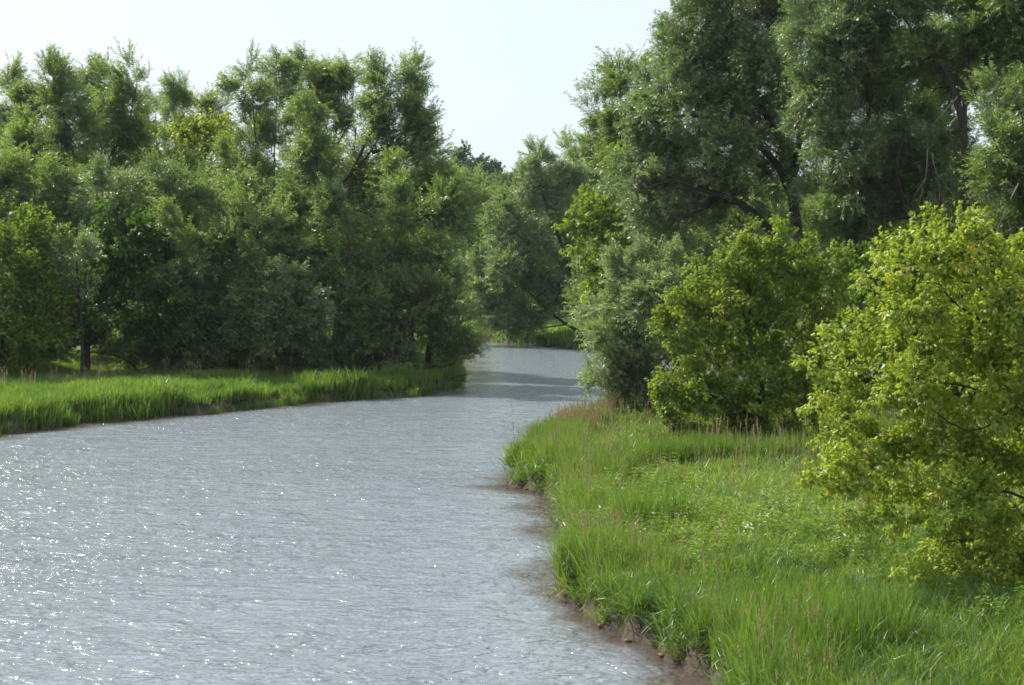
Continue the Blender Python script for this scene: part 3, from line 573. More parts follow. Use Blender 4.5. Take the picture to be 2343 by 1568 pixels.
# -- trees on and behind the grassy point
T('willow_tree', 'airy willow at the outer end of the point, sky showing through its twigs', 'willow', 92, 1450,
  [(1418, 165, 34, 32), (1452, 150, 26, 26), (1388, 205, 34, 34), (1440, 215, 44, 44), (1365, 255, 30, 24), (1400, 285, 46, 44), (1450, 300, 40, 50), (1350, 325, 30, 34), (1400, 360, 50, 44), (1345, 380, 24, 30)],
  trunk=[(1470, 720), (1455, 540), (1436, 330), (1420, 240), (1418, 170)], limbs=[[(1440, 350), (1400, 290), (1370, 250)], [(1440, 345), (1460, 240), (1458, 160)]], group=RGT, leaf=.2, air=.22, seed=70, base_r=.3)
T('boxelder_tree', 'yellow-green broadleaf tree poking out over the water beneath the airy willow', 'boxelder', 80, 1440,
  [(1402, 385, 34, 32), (1345, 475, 36, 26), (1322, 520, 32, 26), (1380, 500, 44, 44), (1350, 590, 34, 30), (1395, 610, 40, 44), (1370, 660, 26, 34), (1430, 560, 44, 70), (1380, 705, 24, 24), (1400, 440, 40, 40)], group=RGT, leaf=.19, seed=71, tint_shift=.12, base_r=.25)
T('willow_tree', 'huge spreading willow with dark fan of limbs, tallest tree over the point', 'silver', 73, 1830,
  [(1550, 40, 44, 40), (1530, 105, 34, 34), (1610, 60, 60, 60), (1700, 30, 76, 66), (1790, 40, 76, 66), (1620, 130, 76, 60), (1545, 175, 54, 44), (1500, 230, 44, 44), (1720, 140, 80, 66), (1480, 300, 50, 44), (1570, 260, 70, 60),
   (1670, 250, 80, 60), (1780, 200, 76, 66), (1445, 370, 40, 44), (1530, 360, 70, 54), (1640, 350, 80, 60), (1750, 330, 76, 60), (1430, 440, 36, 34), (1500, 440, 60, 50), (1600, 440, 80, 50), (1710, 440, 80, 50), (1800, 400, 60, 50), (1460, 500, 50, 40), (1560, 510, 70, 40), (1700, -50, 90, 60), (1820, -40, 90, 60)],
  trunk=[(1850, 800), (1835, 620), (1810, 430), (1798, 347), (1756, 271), (1718, 198), (1680, 132), (1650, 60)],
  limbs=[([(1812, 450), (1777, 378), (1711, 305), (1652, 222), (1610, 150)], -1.8), ([(1730, 325), (1652, 278), (1572, 264), (1510, 280)], -1.8), ([(1790, 560), (1700, 470), (1597, 432), (1545, 413), (1480, 430)], -1.8), ([(1640, 448), (1600, 480), (1540, 500)], -1.8), ([(1810, 420), (1830, 300), (1800, 180), (1790, 80)], -1.8)],
  group=RGT, leaf=.165, seed=72, base_r=.62, lai=3.6, pl=2.4, fill=12, tint_shift=-.15, dd=1.3)
T('willow_tree', 'willow with thick trunk slanting from the shade up into a forked crown', 'silver', 66, 2230,
  [(1895, 110, 66, 60), (1960, 50, 76, 60), (1890, 190, 60, 50), (1980, 160, 60, 54), (1900, 270, 70, 50), (2010, 270, 60, 44), (2060, 330, 80, 44), (1930, 360, 80, 50), (2130, 310, 60, 40), (2020, 410, 80, 46), (2120, 420, 70, 50), (1880, 440, 80, 50), (1960, 480, 80, 44), (1900, 0, 80, 60)],
  trunk=[(2300, 760), (2215, 640), (2150, 562), (2093, 503), (2034, 445), (1970, 380), (1926, 305), (1898, 250), (1878, 180)],
  limbs=[([(2060, 470), (2050, 380), (2070, 300)], -1.5), ([(1926, 305), (1870, 250), (1840, 200)], -1.5), ([(1950, 350), (1990, 250), (1985, 160), (1970, 70)], -1.5), ([(2150, 560), (2150, 470), (2130, 380)], -1.5)],
  group=RGT, leaf=.155, seed=73, base_r=.42, lai=3.6, pl=2.2, fill=10, tint_shift=-.25, dd=1.2)
T('willow_tree', 'tall willow with upright dark trunk and sky holes beside it, top out of frame', 'willow', 63, 2230,
  [(2080, 60, 70, 60), (2150, 120, 56, 50), (2170, 20, 70, 60), (2240, 60, 60, 60), (2310, 20, 60, 60), (2290, 110, 54, 44), (2080, 160, 40, 44), (2160, 200, 36, 40), (2050, -40, 90, 60), (2200, -60, 100, 60), (2320, -70, 90, 60), (2370, 120, 60, 80)],
  trunk=[(2230, 760), (2216, 560), (2207, 380), (2207, 215), (2216, 90), (2220, -20)], limbs=[[(2207, 300), (2166, 166), (2103, 111), (2083, 66), (2058, 28)], [(2207, 240), (2250, 170), (2262, 90), (2300, 20)]],
  group=RGT, leaf=.15, seed=74, base_r=.4, lai=3.6, pl=1.8, fill=8)
T('willow_tree', 'pale-leaved willow bulging from the frame edge above deep shade', 'willow', 56, 2420,
  [(2325, 200, 40, 50), (2290, 270, 46, 44), (2340, 300, 50, 60), (2280, 340, 46, 50), (2340, 400, 60, 60), (2270, 410, 50, 40), (2400, 250, 70, 90), (2400, 400, 70, 80), (2330, 470, 60, 50)], group=RGT, leaf=.135, seed=75, base_r=.4, tint_shift=-.05, lai=3.8, pl=1.8)
T('willow_shrub', 'leafy green bush in the gap under the slanting trunk', 'willow', 70, 1960, [(1900, 510, 60, 46), (1970, 520, 60, 46), (2040, 530, 50, 50), (1940, 590, 80, 60), (2050, 610, 60, 60)], group=RGT, cat='bush', leaf=.17, seed=76, tint_shift=.1)
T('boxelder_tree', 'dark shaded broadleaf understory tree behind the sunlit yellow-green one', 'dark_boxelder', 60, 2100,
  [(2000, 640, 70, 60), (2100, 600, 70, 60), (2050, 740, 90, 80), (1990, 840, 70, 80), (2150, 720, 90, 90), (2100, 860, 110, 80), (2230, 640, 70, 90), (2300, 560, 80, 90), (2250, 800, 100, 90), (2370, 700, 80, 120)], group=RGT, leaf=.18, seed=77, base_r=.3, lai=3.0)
T('willow_tree', 'shaded backing willow behind the huge spreading one', 'willow', 88, 1720, [(1560, 420, 90, 70), (1660, 520, 110, 70), (1560, 580, 90, 80), (1750, 560, 110, 80), (1650, 680, 120, 90), (1850, 500, 90, 80), (1480, 540, 60, 70), (1950, 450, 90, 90)], group=RGT, leaf=.25, seed=78, lai=2.6, base_r=.35)
T('willow_tree', 'shaded backing willow behind the slanting trunk', 'willow', 84, 2150, [(2050, 200, 90, 70), (1950, 200, 90, 70), (2180, 250, 90, 90), (2300, 200, 90, 90), (2100, 100, 100, 80), (2250, 120, 90, 80), (1850, 280, 80, 80), (2050, 350, 80, 70), (2150, 400, 100, 80), (2000, 500, 100, 80), (2250, 450, 100, 90), (2100, 600, 120, 100), (2250, 640, 120, 100), (2330, 300, 70, 70)], group=RGT, leaf=.25, seed=79, lai=3.2, base_r=.35)
T('willow_shrub', 'silvery willow bush at the water edge of the point', 'silver', 65, 1480,
  [(1440, 620, 44, 40), (1490, 600, 44, 34), (1415, 690, 46, 50), (1490, 680, 60, 60), (1400, 770, 36, 50), (1470, 780, 60, 60), (1395, 850, 30, 40), (1450, 860, 56, 44), (1500, 880, 56, 54), (1410, 895, 36, 22), (1540, 780, 50, 80), (1480, 930, 50, 34), (1380, 790, 26, 46), (1370, 720, 22, 30), (1372, 870, 20, 30), (1530, 660, 50, 50)],
  group=RGT, cat='bush', leaf=.13, seed=80, lai=3.6, base_r=.14, n_trunks=4, dd=.7, tint_shift=.4)
T('boxelder_tree', 'rounded yellow-green broadleaf tree with dark shaded side, grass at its foot', 'boxelder', 54, 1760,
  [(1712, 545, 32, 32), (1680, 590, 34, 34), (1790, 560, 36, 36), (1755, 610, 50, 44), (1620, 630, 40, 36), (1690, 670, 60, 50), (1850, 610, 44, 40), (1905, 610, 36, 34), (1570, 680, 40, 40), (1630, 730, 66, 54), (1760, 710, 70, 60), (1880, 690, 60, 60),
   (1550, 760, 40, 50), (1600, 810, 56, 50), (1700, 800, 80, 60), (1820, 800, 80, 66), (1920, 790, 54, 70), (1545, 870, 40, 40), (1620, 900, 66, 56), (1740, 900, 80, 56), (1860, 900, 80, 60), (1530, 930, 34, 40), (1560, 985, 40, 26), (1660, 980, 60, 34), (1780, 980, 70, 34), (1900, 960, 50, 44)],
  group=RGT, leaf=.11, seed=81, base_r=.22, lai=4.3, tint_shift=.14, n_trunks=3, dd=.9)
root7, O7, P7, D7, rng7 = T('boxelder_tree', 'bright lime-green broadleaf tree flecked with yellow leaves, low boughs hanging over the grass', 'bright_boxelder', 28, 2440,
  [(2208, 540, 26, 50), (2232, 590, 36, 34), (2110, 545, 38, 32), (2150, 600, 50, 44), (2025, 585, 32, 16), (2080, 620, 44, 30), (2010, 640, 24, 22), (2300, 600, 44, 40), (2345, 590, 50, 44), (2200, 680, 76, 60), (2310, 700, 76, 66), (2090, 700, 66, 54), (2000, 740, 44, 36),
   (1940, 770, 44, 26), (2020, 800, 60, 44), (2120, 800, 80, 60), (2230, 800, 84, 66), (2330, 820, 80, 76), (1862, 828, 34, 14), (1890, 800, 30, 24), (1880, 930, 34, 30), (1885, 1120, 30, 26), (1940, 1090, 50, 40), (1920, 860, 34, 34), (1990, 890, 56, 46), (2090, 900, 70, 56), (2190, 910, 80, 60), (2310, 930, 80, 66), (1950, 950, 34, 36),
   (1900, 1000, 26, 26), (1950, 1040, 46, 40), (2040, 1010, 60, 50), (2150, 1020, 76, 56), (2270, 1040, 80, 66), (1905, 1070, 34, 22), (2000, 1110, 44, 34), (2090, 1110, 60, 44), (2200, 1130, 76, 54), (2310, 1140, 70, 60), (1980, 1180, 26, 30), (2080, 1200, 44, 30), (2170, 1230, 60, 40), (2280, 1240, 70, 44),
   (2150, 1300, 34, 26), (2230, 1320, 60, 34), (2250, 1370, 44, 20), (2090, 1370, 24, 12), (2340, 1320, 50, 40), (2400, 900, 60, 200), (2430, 650, 80, 90), (2530, 760, 90, 110, .3), (2520, 950, 100, 110, 1.0), (2500, 1130, 90, 90, .5), (2620, 880, 90, 120, .5), (2600, 1060, 90, 90, -.6), (2460, 850, 90, 120, 2.4), (2380, 1050, 90, 110, 2.2)],
  trunk=[(2450, 1300), (2440, 1100), (2400, 900), (2350, 720), (2300, 600)],
  limbs=[[(2420, 1000), (2330, 940), (2230, 890), (2120, 870), (2000, 850)], [(2440, 1150), (2380, 1060), (2330, 1040), (2270, 1060)], [(2450, 1250), (2342, 1215), (2250, 1230), (2160, 1240)], [(2380, 820), (2290, 760), (2180, 690), (2120, 600)], [(2330, 700), (2260, 620), (2212, 530)], [(2440, 1200), (2320, 1130), (2220, 1120), (2130, 1080)], [(2450, 1330), (2342, 1310), (2250, 1370)]],
  group=RGT, leaf=.082, seed=82, base_r=.11, lai=4.3, tint_shift=.04, dd=1.1)

# further trees that stand just outside the picture and shade it or would be seen from a step aside
T('willow_tree', 'willow just outside the frame beside the meadow-edge tree', 'willow', 98, -170, [(-150, 300, 90, 90), (-220, 400, 90, 90), (-110, 450, 80, 90), (-200, 560, 110, 100), (-120, 680, 100, 90)], leaf=.28, seed=90, lai=2.6)
T('willow_tree', 'willow beyond the frame on the point behind the lime-green tree', 'willow', 60, 2650, [(2560, 150, 110, 110), (2680, 300, 120, 120), (2560, 420, 110, 110), (2650, 600, 140, 120)], group=RGT, leaf=.22, seed=91, lai=2.4)

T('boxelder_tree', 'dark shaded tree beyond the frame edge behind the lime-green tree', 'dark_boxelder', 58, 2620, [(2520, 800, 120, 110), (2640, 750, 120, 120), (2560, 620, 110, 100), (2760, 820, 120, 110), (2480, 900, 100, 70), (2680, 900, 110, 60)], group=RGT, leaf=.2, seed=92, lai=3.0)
T('willow_shrub', 'shaded willow thicket beyond the frame edge at the back of the meadow', 'willow', 75, 2700, [(2550, 800, 110, 60), (2750, 780, 130, 80), (2950, 760, 140, 100), (2850, 600, 140, 120), (2500, 700, 90, 90)], group=RGT, cat='bush', leaf=.24, seed=93, lai=3.0)

# the 300 largest-showing leaves of the lime-green tree, each a leaf of its own; a few have turned yellow
def leaf_mesh(seed, m_):
    r = np.random.default_rng(seed); V = []; g = 5
    for i in range(g):
        a = (i - 2) * .62; d = unit(np.array([[math.sin(a), math.cos(a) * .9 + .2, -.35]]))
        V.append(leaf_quads(np.array([[0, .02 * (2 - abs(i - 2)), 0]]), d, np.array([[0, .1, 1.]]) + r.normal(0, .15, (1, 3)), np.array([.115 * r.uniform(.85, 1.15)]), np.array([.05 * r.uniform(.85, 1.15)])))
    V = np.vstack(V); return np_mesh('leaf', V, np.arange(g * 4).reshape(g, 4), 4, M[m_], np.full(g, r.uniform(.4, .8)))
LM = [leaf_mesh(i, 'bright_boxelder') for i in range(6)]; LY = [leaf_mesh(10 + i, 'yellow_leaf') for i in range(3)]
Pw = P7; cen = np.array([9.6, 28, 3.6]); outn = Pw - cen
front = np.where((outn[:, 1] < -.2) & (Pw[:, 0] < 9.8) & (np.linalg.norm(outn, axis=1) > 1.5))[0]
pick = rng7.choice(front, 300, replace=False)
for k, i in enumerate(pick):
    yel = k % 6 == 0
    o = bpy.data.objects.new('leaf', (LY[k % 3] if yel else LM[k % 6])); COL.objects.link(o); o.parent = root7
    if yel: o['label'] = 'yellow turned leaf'
    o.location = Pw[i] - O7 + np.array([0, -.05, 0]); o.rotation_euler = (rng7.uniform(-1.3, -.2), rng7.uniform(-.4, .4), rng7.uniform(2.2, 4.4)); o.scale = (rng7.uniform(.6, .85),) * 3


# ------------------------------------------------------------------ grass: tufts built once, strewn over the banks by geometry nodes
def tuft(name, nb, h, wdt, spread, lean, m_, segs=4, heads=0, seed=0, leaf_weed=False):
    r = np.random.default_rng(seed); V, Fc, tn, mi = [], [], [], []; off = 0
    for b in range(nb):
        a = r.uniform(0, 2 * math.pi); rad = spread * math.sqrt(r.random()); base = np.array([math.cos(a) * rad, math.sin(a) * rad, -.05])
        L = h * r.uniform(.55, 1.1); az = r.uniform(0, 2 * math.pi); ln = lean * r.uniform(.15, 1.3); bend = r.uniform(.2, 1.4) * lean
        dirh = np.array([math.cos(az), math.sin(az), 0]); tw = r.uniform(0, math.pi); sdv = np.array([math.cos(tw), math.sin(tw), 0])
        pts = []; p = base.copy(); ang = ln * .35
        for s in range(segs + 1):
            t_ = s / segs; wd = wdt * (1 - t_ ** 1.6) * (.6 + .8 * min(1, t_ * 3)) * r.uniform(.9, 1.1)
            if s == segs: pts += [p]
            else: pts += [p - sdv * wd / 2, p + sdv * wd / 2]
            ang += bend * (t_ ** 1.5) * .9 * 3 / segs; st = L / segs
            p = p + (dirh * math.sin(min(ang, 2.4)) + np.array([0, 0, math.cos(min(ang, 2.4))])) * st
        V += pts; tv = r.random()
        for s in range(segs - 1):
            Fc.append((off + 2 * s, off + 2 * s + 1, off + 2 * s + 3, off + 2 * s + 2)); tn.append(tv); mi.append(0)
        k = 2 * (segs - 1); Fc.append((off + k, off + k + 1, off + k + 2)); tn.append(tv); mi.append(0); off += len(pts)
        if leaf_weed:      # leaves in pairs up the stem
            for q in range(7):
                z = L * (.25 + .72 * q / 6); c = base + np.array([dirh[0] * z * .12, dirh[1] * z * .12, z]); aa = q * 2.4 + az
                for sgn in (0, math.pi):
                    d = np.array([math.cos(aa + sgn), math.sin(aa + sgn), .15 - .3 * r.random()]); n_ = np.array([-d[1], d[0], 0]); ll = .085 * r.uniform(.7, 1.2)
                    V += [c, c + d * ll * .5 + n_ * ll * .24, c + d * ll + [0, 0, -.02], c + d * ll * .5 - n_ * ll * .24]; Fc.append((off, off + 1, off + 2, off + 3)); tn.append(r.random()); mi.append(0); off += 4
    for b in range(heads):  # seed heads: thin stalk and a narrow plume of little scales
        a = r.uniform(0, 2 * math.pi); base = np.array([math.cos(a), math.sin(a), 0]) * spread * r.random(); hh = h * r.uniform(1.0, 1.3); az = r.uniform(0, 6.28); tl = np.array([math.cos(az), math.sin(az), 0]) * r.uniform(.02, .16)
        top = base + tl + [0, 0, hh]; s_ = np.array([.004, 0, 0])
        V += [base - s_, base + s_, top + s_, top - s_]; Fc.append((off, off + 1, off + 2, off + 3)); tn.append(.6); mi.append(1); off += 4
        for q in range(9):
            z = top - (tl * .2 + np.array([0, 0, .19])) * (q / 8.0); aa = q * 2.2; rr_ = .022 * math.sin(math.pi * (q + 1) / 10.5) + .006
            d = np.array([math.cos(aa), math.sin(aa), 0]) * rr_; V += [z, z + d + [0, 0, .02], z + [0, 0, .06], z - d * .7 + [0, 0, .025]]; Fc.append((off, off + 1, off + 2, off + 3)); tn.append(r.random()); mi.append(1); off += 4
    me = bpy.data.meshes.new(name); me.from_pydata([tuple(v) for v in V], [], Fc); me.update()
    at_ = me.attributes.new('tint', 'FLOAT', 'FACE'); at_.data.foreach_set('value', tn)
    me.materials.append(M[m_]); me.materials.append(M['seed']); me.polygons.foreach_set('material_index', mi)
    return bpy.data.objects.new(name, me)

def strew(name, label, protos, x, y, z, yaw, tilt, tdir, sc):
    """one grass object: a cloud of root points carrying rotation and size, tufts set on them by geometry nodes"""
    o = link(name, point_cloud(name, np.stack([x, y, z], -1), np.stack([tilt * np.cos(tdir), tilt * np.sin(tdir), yaw], -1), sc), kind='stuff'); o['label'] = label; o['category'] = 'grass'
    c = bpy.data.collections.new(name + '_tufts')
    for p_ in protos: c.objects.link(p_)
    o.modifiers.new('strew', 'NODES').node_group = instancer_group(name, c); STAT[label[:20]] = len(x); return o

G = np.random.default_rng(5)
def scatter(x0, x1, y0, y1, dens, dmin, dmax, keep=None):
    n = int((x1 - x0) * (y1 - y0) * dens); x = G.uniform(x0, x1, n); y = G.uniform(y0, y1, n); d = shore_dist(x, y)
    k = (d > dmin) & (d < dmax)
    if keep is not None: k &= keep(x, y, d)
    x, y, d = x[k], y[k], d[k]; return x, y, height(x, y, d), d
def view(x, y, m_=9.0): return np.abs(x) < .345 * y + m_
def params(n, smin, smax, tl): return G.uniform(0, 6.283, n), np.abs(G.normal(0, tl, n)), G.uniform(0, 6.283, n), G.uniform(smin, smax, n)

near = [tuft('grass_tuft', 34, .72, .015, .20, 1.0, 'grass', 4, 0, s) for s in range(5)] + [tuft('grass_tuft', 30, .8, .018, .22, 1.5, 'grass', 5, 0, 20 + s) for s in range(3)]
# meadow on the point, close to the camera
x, y, z, d = scatter(0, 30, 17, 42, 34, .12, 60, lambda x, y, d: view(x, y)); yw, tl, td, sc = params(len(x), .55, 1.1, .12)
sc *= .7 + .6 * vnoise(x, y, 2.3, 51)
strew('meadow_grass', 'lush bright green grass covering the near part of the grassy point', near, x, y, z, yw, tl, td, sc)
near += [tuft('grass_tuft', 26, .62, .022, .24, 2.3, 'grass', 6, 0, 150 + s) for s in range(4)]
mid = [tuft('grass_tuft', 22, .65, .03, .28, 2.3, 'grass', 5, 0, 160 + s) for s in range(3)] + [tuft('grass_tuft', 26, .7, .024, .26, 1.05, 'grass', 4, 0, 30 + s) for s in range(5)] + [tuft('grass_tuft', 26, .8, .024, .26, 1.5, 'grass', 4, 1, 40 + s) for s in range(2)]
x, y, z, d = scatter(-2, 42, 42, 84, 17, .12, 60, lambda x, y, d: view(x, y) & (x > -1.5)); yw, tl, td, sc = params(len(x), .6, 1.15, .12)
sc *= .7 + .6 * vnoise(x, y, 2.6, 52)
strew('meadow_grass', 'bright green grass on the far part of the grassy point around the bushes', mid, x, y, z, yw, tl, td, sc)
# tall reedy grass hugging the water edge, drooping over it
reed = [tuft('reed_tuft', 30, 1.15, .017, .16, .55, 'reed', 5, 0, 60 + s) for s in range(5)] + [tuft('reed_tuft', 26, 1.05, .018, .2, 1.1, 'reed', 5, 1, 70 + s) for s in range(3)]
x, y, z, d = scatter(-3, 12, 18, 75, 34, .04, 1.5, lambda x, y, d: (vnoise(x, y, 1.4, 61) > .22) | (d > .4)); yw, tl, td, sc = params(len(x), .55, 1.1, .16)
sc *= (.5 + .75 * vnoise(x, y, 1.6, 62)) * np.where(y < 42, .82, 1); z = np.maximum(z, -.15)
strew('bank_reeds', 'tall dark green reedy grass tufts hanging along the edge of the grassy point', reed, x, y, z, yw, tl, td, sc)
over = [tuft('hanging_tuft', 24, .95, .02, .14, 2.4, 'reed', 6, 0, 170 + s) for s in range(4)]
x, y, z, d = scatter(-2, 9, 18, 62, 30, -.06, .3); yw, tl, td, sc = params(len(x), .5, 1.1, .35); z = np.maximum(z, .1) + .02
strew('hanging_grass', 'dark arching grass hanging over the undercut edge of the point', over, x, y, z, yw, tl, td, sc)
# clump of upright tall reeds in the near corner of the meadow and one at the tip of the point
x, y, z, d = scatter(0, 12, 20, 66, 18, .1, 30, lambda x, y, d: ((np.hypot((x - 4.6) / 1.9, (y - 24.3) / 1.7) < 1) | (np.hypot((x - 1.1) / 1.5, (y - 53) / 4.5) < 1) | (vnoise(x, y, 3.2, 63) > .86)))
yw, tl, td, sc = params(len(x), .75, 1.15, .06)
strew('tall_reeds', 'stand of upright tall reeds rising above the meadow grass', reed[:5], x, y, z, yw, tl, td, sc)
# flowering stems with brownish pink heads
seedt = [tuft('seed_stems', 5, .8, .01, .3, .5, 'grass', 3, 3, 80 + s) for s in range(4)]
x, y, z, d = scatter(0, 30, 20, 72, .2, .2, 60, lambda x, y, d: view(x, y) & (vnoise(x, y, 3.6, 71) > .66)); yw, tl, td, sc = params(len(x), .75, 1.15, .08)
x2, y2, z2, d2 = scatter(-1, 12, 56, 73, 9, .05, 1.8); yw2, tl2, td2, sc2 = params(len(x2), .9, 1.25, .08)
x3, y3, z3, d3 = scatter(6, 20, 47, 51, .7, 1, 60); yw3, tl3, td3, sc3 = params(len(x3), 1.0, 1.4, .08)
c_ = np.concatenate
strew('seed_grass', 'brownish pink seed heads standing above the grass of the point', seedt, c_([x, x2, x3]), c_([y, y2, y3]), c_([z, z2, z3]), c_([yw, yw2, yw3]), c_([tl, tl2, tl3]), c_([td, td2, td3]), c_([sc, sc2, sc3]))
# leafy weeds among the grass
weed = [tuft('weed_clump', 9, .6, .008, .22, .3, 'weed', 3, 0, 90 + s, True) for s in range(4)]
x, y, z, d = scatter(0, 30, 20, 75, 4, .5, 60, lambda x, y, d: view(x, y) & (vnoise(x, y, 4.5, 81) > .50)); yw, tl, td, sc = params(len(x), .8, 1.5, .1)
strew('leafy_weeds', 'patches of pale leafy weeds growing through the meadow grass', weed, x, y, z, yw, tl, td, sc)
# dry, bent blades at the undercut edge
dry = [tuft('dry_tuft', 16, .55, .014, .16, 1.9, 'dry', 5, 0, 100 + s) for s in range(3)]
x, y, z, d = scatter(-2, 8, 20, 60, 20, .0, .4, lambda x, y, d: vnoise(x, y, 1.9, 82) > .38); yw, tl, td, sc = params(len(x), .6, 1.1, .3)
strew('dry_grass', 'withered tan blades drooping over the bank edge into the water', dry, x, y, np.maximum(z - .05, .05), yw, tl, td, sc)
# opposite bank: meadow, reeds
farm = [tuft('grass_tuft', 22, .85, .045, .36, .7, 'grass', 3, 0, 110 + s) for s in range(5)]
x, y, z, d = scatter(-42, -2, 56, 122, 9, .1, 60, lambda x, y, d: view(x, y) & (x < -2)); yw, tl, td, sc = params(len(x), .6, 1.1, .1)
sc *= .45 + .85 * vnoise(x, y, 4.2, 91)
strew('meadow_grass', 'sunlit bright green grass strip on the opposite bank before the dark trees', farm, x, y, z, yw, tl, td, sc)
farr = [tuft('reed_tuft', 22, 1.08, .04, .3, .7, 'reed', 4, 0, 120 + s) for s in range(4)]
x, y, z, d = scatter(-30, -2, 54, 112, 16, -.35, 2.6, lambda x, y, d: (x < -2) & (vnoise(x, y, 2.6, 92) > .2)); yw, tl, td, sc = params(len(x), .65, 1.25, .12); z = np.maximum(z, -.1)
sc *= .3 + .95 * vnoise(x, y, 2.2, 93)
strew('bank_reeds', 'dark green reeds fringing the opposite bank down to the water', farr, x, y, z, yw, tl, td, sc)
fars = [tuft('seed_stems', 4, 1.0, .03, .4, .5, 'grass', 3, 8, 130 + s) for s in range(3)]
x, y, z, d = scatter(-40, -4, 78, 96, 1.6, 6, 60, lambda x, y, d: vnoise(x, y, 4, 95) > .45); yw, tl, td, sc = params(len(x), .7, 1.1, .08); k=G.random(len(x))<.2; x,y,z,yw,tl,td,sc=[q[k] for q in (x,y,z,yw,tl,td,sc)]
strew('seed_grass', 'pale brown seed heads in the shade before the dark trees', fars, x, y, z, yw, tl, td, sc)
# far bank at the bend and valley floor
x, y, z, d = scatter(-34, 24, 140, 205, 3.2, -.1, 40); yw, tl, td, sc = params(len(x), 1.0, 1.8, .1); z = np.maximum(z, -.1)
strew('bank_grass', 'bright grass on the far bank under the leaning willow', [tuft('grass_tuft', 22, .8, .08, .5, .7, 'grass', 3, 0, 140 + s) for s in range(3)], x, y, z, yw, tl, td, sc)

# scrub and woods clothing the hill far behind everything
x, y, z, d = scatter(-330, 330, 205, 520, .045, 12, 900, lambda x, y, d: (np.abs(x) < .6 * y) & (vnoise(x, y, 26, 97) > .25)); n = len(x)
rr = 2.2 + 3.2 * vnoise(x, y, 30, 98); q = 26; ci = np.repeat(np.arange(n), q); dd_ = unit(G.normal(0, 1, (n * q, 3))); dd_[:, 2] = np.abs(dd_[:, 2]); Rr = rr[ci][:, None]
Pq = np.stack([x, y, z], -1)[ci] + dd_ * Rr * [1, 1, .9] * G.uniform(.6, 1, (n * q, 1))
tw = G.normal(0, .5, (len(Pq), 3)) * [1, 1, 0] + [0, 0, 1.]; X_ = unit(dd_ + G.normal(0, .4, dd_.shape)); Yv = unit(np.cross(tw, X_))
for nm, lb, kd, sel in (('hill_woods', 'dull green woods clothing the hill behind the valley', 'hill', vnoise(x, y, 40, 99)[ci] > .45), ('hill_scrub', 'brighter scrub patches on the valley slope', 'shrub', vnoise(x, y, 40, 99)[ci] <= .45)):
    o = link(nm, point_cloud(nm, Pq[sel], euler_xyz(np.stack([X_, Yv, np.cross(X_, Yv)], -1)[sel]), G.uniform(.6, 1.0, sel.sum()), G.normal(0, .1, sel.sum())), kind='stuff'); o['label'] = lb; o['category'] = 'woods'
    if kd not in NG: NG[kd] = instancer_group(kd + '_crown', sprays(kd))
    o.modifiers.new('leaves', 'NODES').node_group = NG[kd]; STAT[nm] = int(sel.sum())


# ------------------------------------------------------------------ summer haze in the air
hm = bpy.data.materials.new('summer_haze'); hm.use_nodes = True; hn = hm.node_tree; hn.nodes.clear()
ho = hn.nodes.new('ShaderNodeOutputMaterial'); hv = hn.nodes.new('ShaderNodeVolumePrincipled'); hv.inputs['Color'].default_value = (.80, .90, 1, 1)
hv.inputs['Density'].default_value = .00008; hv.inputs['Anisotropy'].default_value = .25; hn.links.new(hv.outputs[0], ho.inputs['Volume'])
x0, x1, y0, y1, z0, z1 = -1600, 1600, -120, 3050, -4, 62
vb = [(a, b, c) for c in (z0, z1) for a, b in ((x0, y0), (x1, y0), (x1, y1), (x0, y1))]
link('haze', np_mesh('haze', np.array(vb, float), np.array([(0, 3, 2, 1), (4, 5, 6, 7), (0, 1, 5, 4), (1, 2, 6, 5), (2, 3, 7, 6), (3, 0, 4, 7)]), 4, hm), kind='stuff')


# dead grey branches hanging under the slanting willow
def dead(label, polys, Y, r0):
    P = [smooth_path([at(u, v, Y) for u, v in p_], 12) for p_ in polys]; R = [r0 * (1 - np.linspace(0, 1, 12) * .8) * (1 if i == 0 else .6) for i in range(len(polys))] if False else [r0 * (.6 if i else 1) * (1 - np.linspace(0, 1, 12) * .8) for i, _ in enumerate(P)]
    O = P[0][0].copy(); root = bpy.data.objects.new('dead_branch', None); COL.objects.link(root); root.location = O
    root['label'] = label; root['category'] = 'branch'; root['group'] = 'dead branches hanging under the willows'
    for i, (q, r) in enumerate(zip(P, R)):
        v, f = tubes([q], [r], 5); link('stem' if i == 0 else 'twig', np_mesh('twig', v - O, f, 4, M['dead'], smooth=True), root)
dead('long pale dead branch hanging straight down below the slanting willow crown', [[(2122, 340), (2118, 400), (2108, 440), (2098, 500)], [(2116, 410), (2092, 450), (2085, 480)], [(2112, 430), (2100, 470), (2096, 505)]], 60.5, .024)
dead('pale dead branch arching outward with two hanging tips', [[(2133, 350), (2138, 385), (2160, 420), (2182, 450), (2184, 480)], [(2140, 390), (2150, 440), (2142, 490)], [(2150, 440), (2146, 470), (2140, 510)]], 60, .024)
dead('bare grey dead twig crossing the shade before the dark trunk', [[(2190, 222), (2165, 250), (2142, 275), (2130, 300)], [(2165, 250), (2150, 262), (2138, 262)]], 60.8, .03)
dead('faint grey dead stem slanting in deep shade under the pale-leaved willow', [[(2330, 420), (2300, 480), (2275, 540), (2262, 580)], [(2300, 480), (2310, 530), (2300, 580)]], 53, .025)

# snag of bare twigs reaching from the bend over the water
P = [smooth_path([(-5.0, 95.5, .9), (-4.0, 95.2, .5), (-2.6, 95.0, .35)], 8), smooth_path([(-4.0, 95.2, .5), (-3.1, 94.9, .8), (-2.4, 94.7, .95)], 8)]
v, f = tubes(P, [np.linspace(.05, .012, 8)] * 2, 5); o = link('driftwood', np_mesh('driftwood', v, f, 4, M['bark'], smooth=True)); o['label'] = 'thin bare snag reaching over the water at the bend'; o['category'] = 'driftwood'

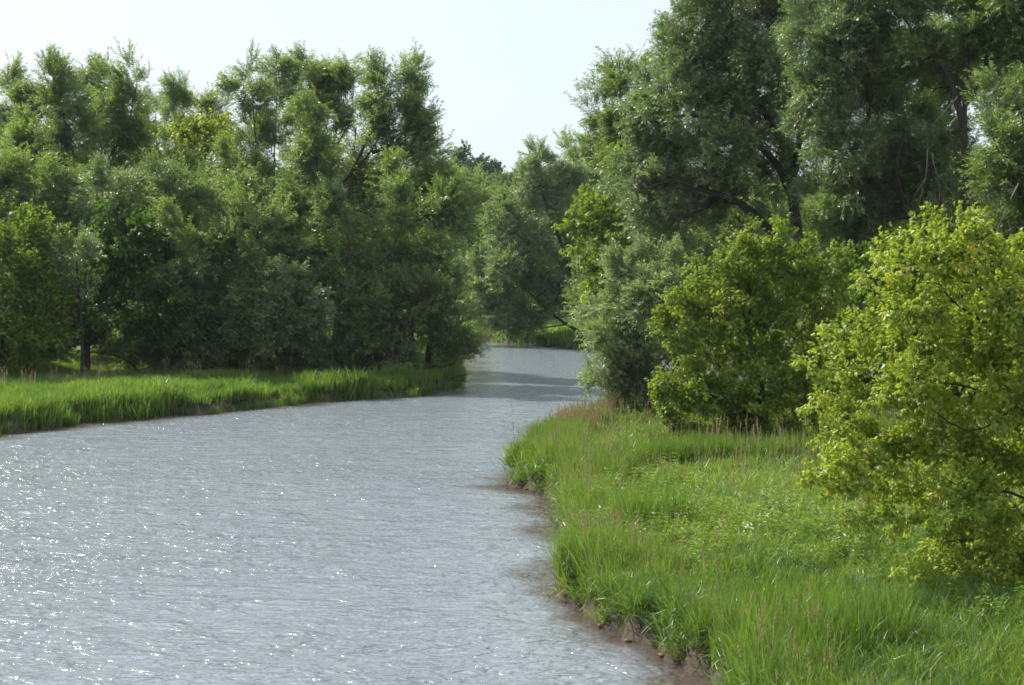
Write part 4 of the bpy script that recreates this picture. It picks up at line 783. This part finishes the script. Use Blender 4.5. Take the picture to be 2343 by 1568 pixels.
# clods and stones showing orange at the undercut bank
m, t, out = mat('wet_clay'); p = N(t, 'ShaderNodeBsdfPrincipled', Roughness=.5); n1 = N(t, 'ShaderNodeTexNoise', Scale=9.0, Detail=5.0)
r = ramp(t, [(.3, (.05, .025, .012)), (.7, (.17, .07, .03))]); t.links.new(n1.outputs['Fac'], r.inputs[0]); t.links.new(r.outputs[0], p.inputs['Base Color']); t.links.new(p.outputs[0], out.inputs['Surface'])
def stone(x, y, s, label, seed):
    r = np.random.default_rng(seed); nl, nr = 9, 12; th = np.linspace(.05, math.pi - .05, nl); ph = np.arange(nr) * 2 * math.pi / nr
    A, B = np.meshgrid(th, ph, indexing='ij'); rad = .45 * s * (1 + .12 * r.normal(size=A.shape) + .22 * np.sin(2 * B + r.uniform(0, 6)) * np.sin(A) + .15 * np.cos(3 * A + B + r.uniform(0, 6)))
    V = np.stack([rad * np.sin(A) * np.cos(B) * 1.3, rad * np.sin(A) * np.sin(B), rad * np.cos(A) * .6], -1).reshape(-1, 3)
    F_ = [(i * nr + j, i * nr + (j + 1) % nr, (i + 1) * nr + (j + 1) % nr, (i + 1) * nr + j) for i in range(nl - 1) for j in range(nr)]
    o = link('clay_clod', np_mesh('clay_clod', V, np.array(F_), 4, m), loc=(x + .1, y, .03)); o['label'] = label; o['category'] = 'clod'; o['group'] = 'orange clods at the bank foot'
for i, (u, v, s, lab) in enumerate([(1518, 1504, .17, 'orange clay clod at the waterline, biggest of the row'), (1372, 1436, .12, 'orange clay clod at the foot of the dark notch in the reeds'),
        (1244, 1122, .10, 'small brown clod where the point bank steps in'), (1450, 1470, .1, 'small reddish clod under drooping grass between two bigger ones'), (1345, 1420, .09, 'tiny orange clod below tan withered blades')]):
    g_ = at(u, v, 10); dr = ray(u, v); tt = -CAM_H / dr[2]; yy = dr[1] * tt; xs = np.arange(-1, 8, .05); xx = float(xs[np.argmax(shore_dist(xs, xs * 0 + yy) > -.12)]); stone(xx - .1, yy, s, lab, i)

print('LEAVES', STAT)
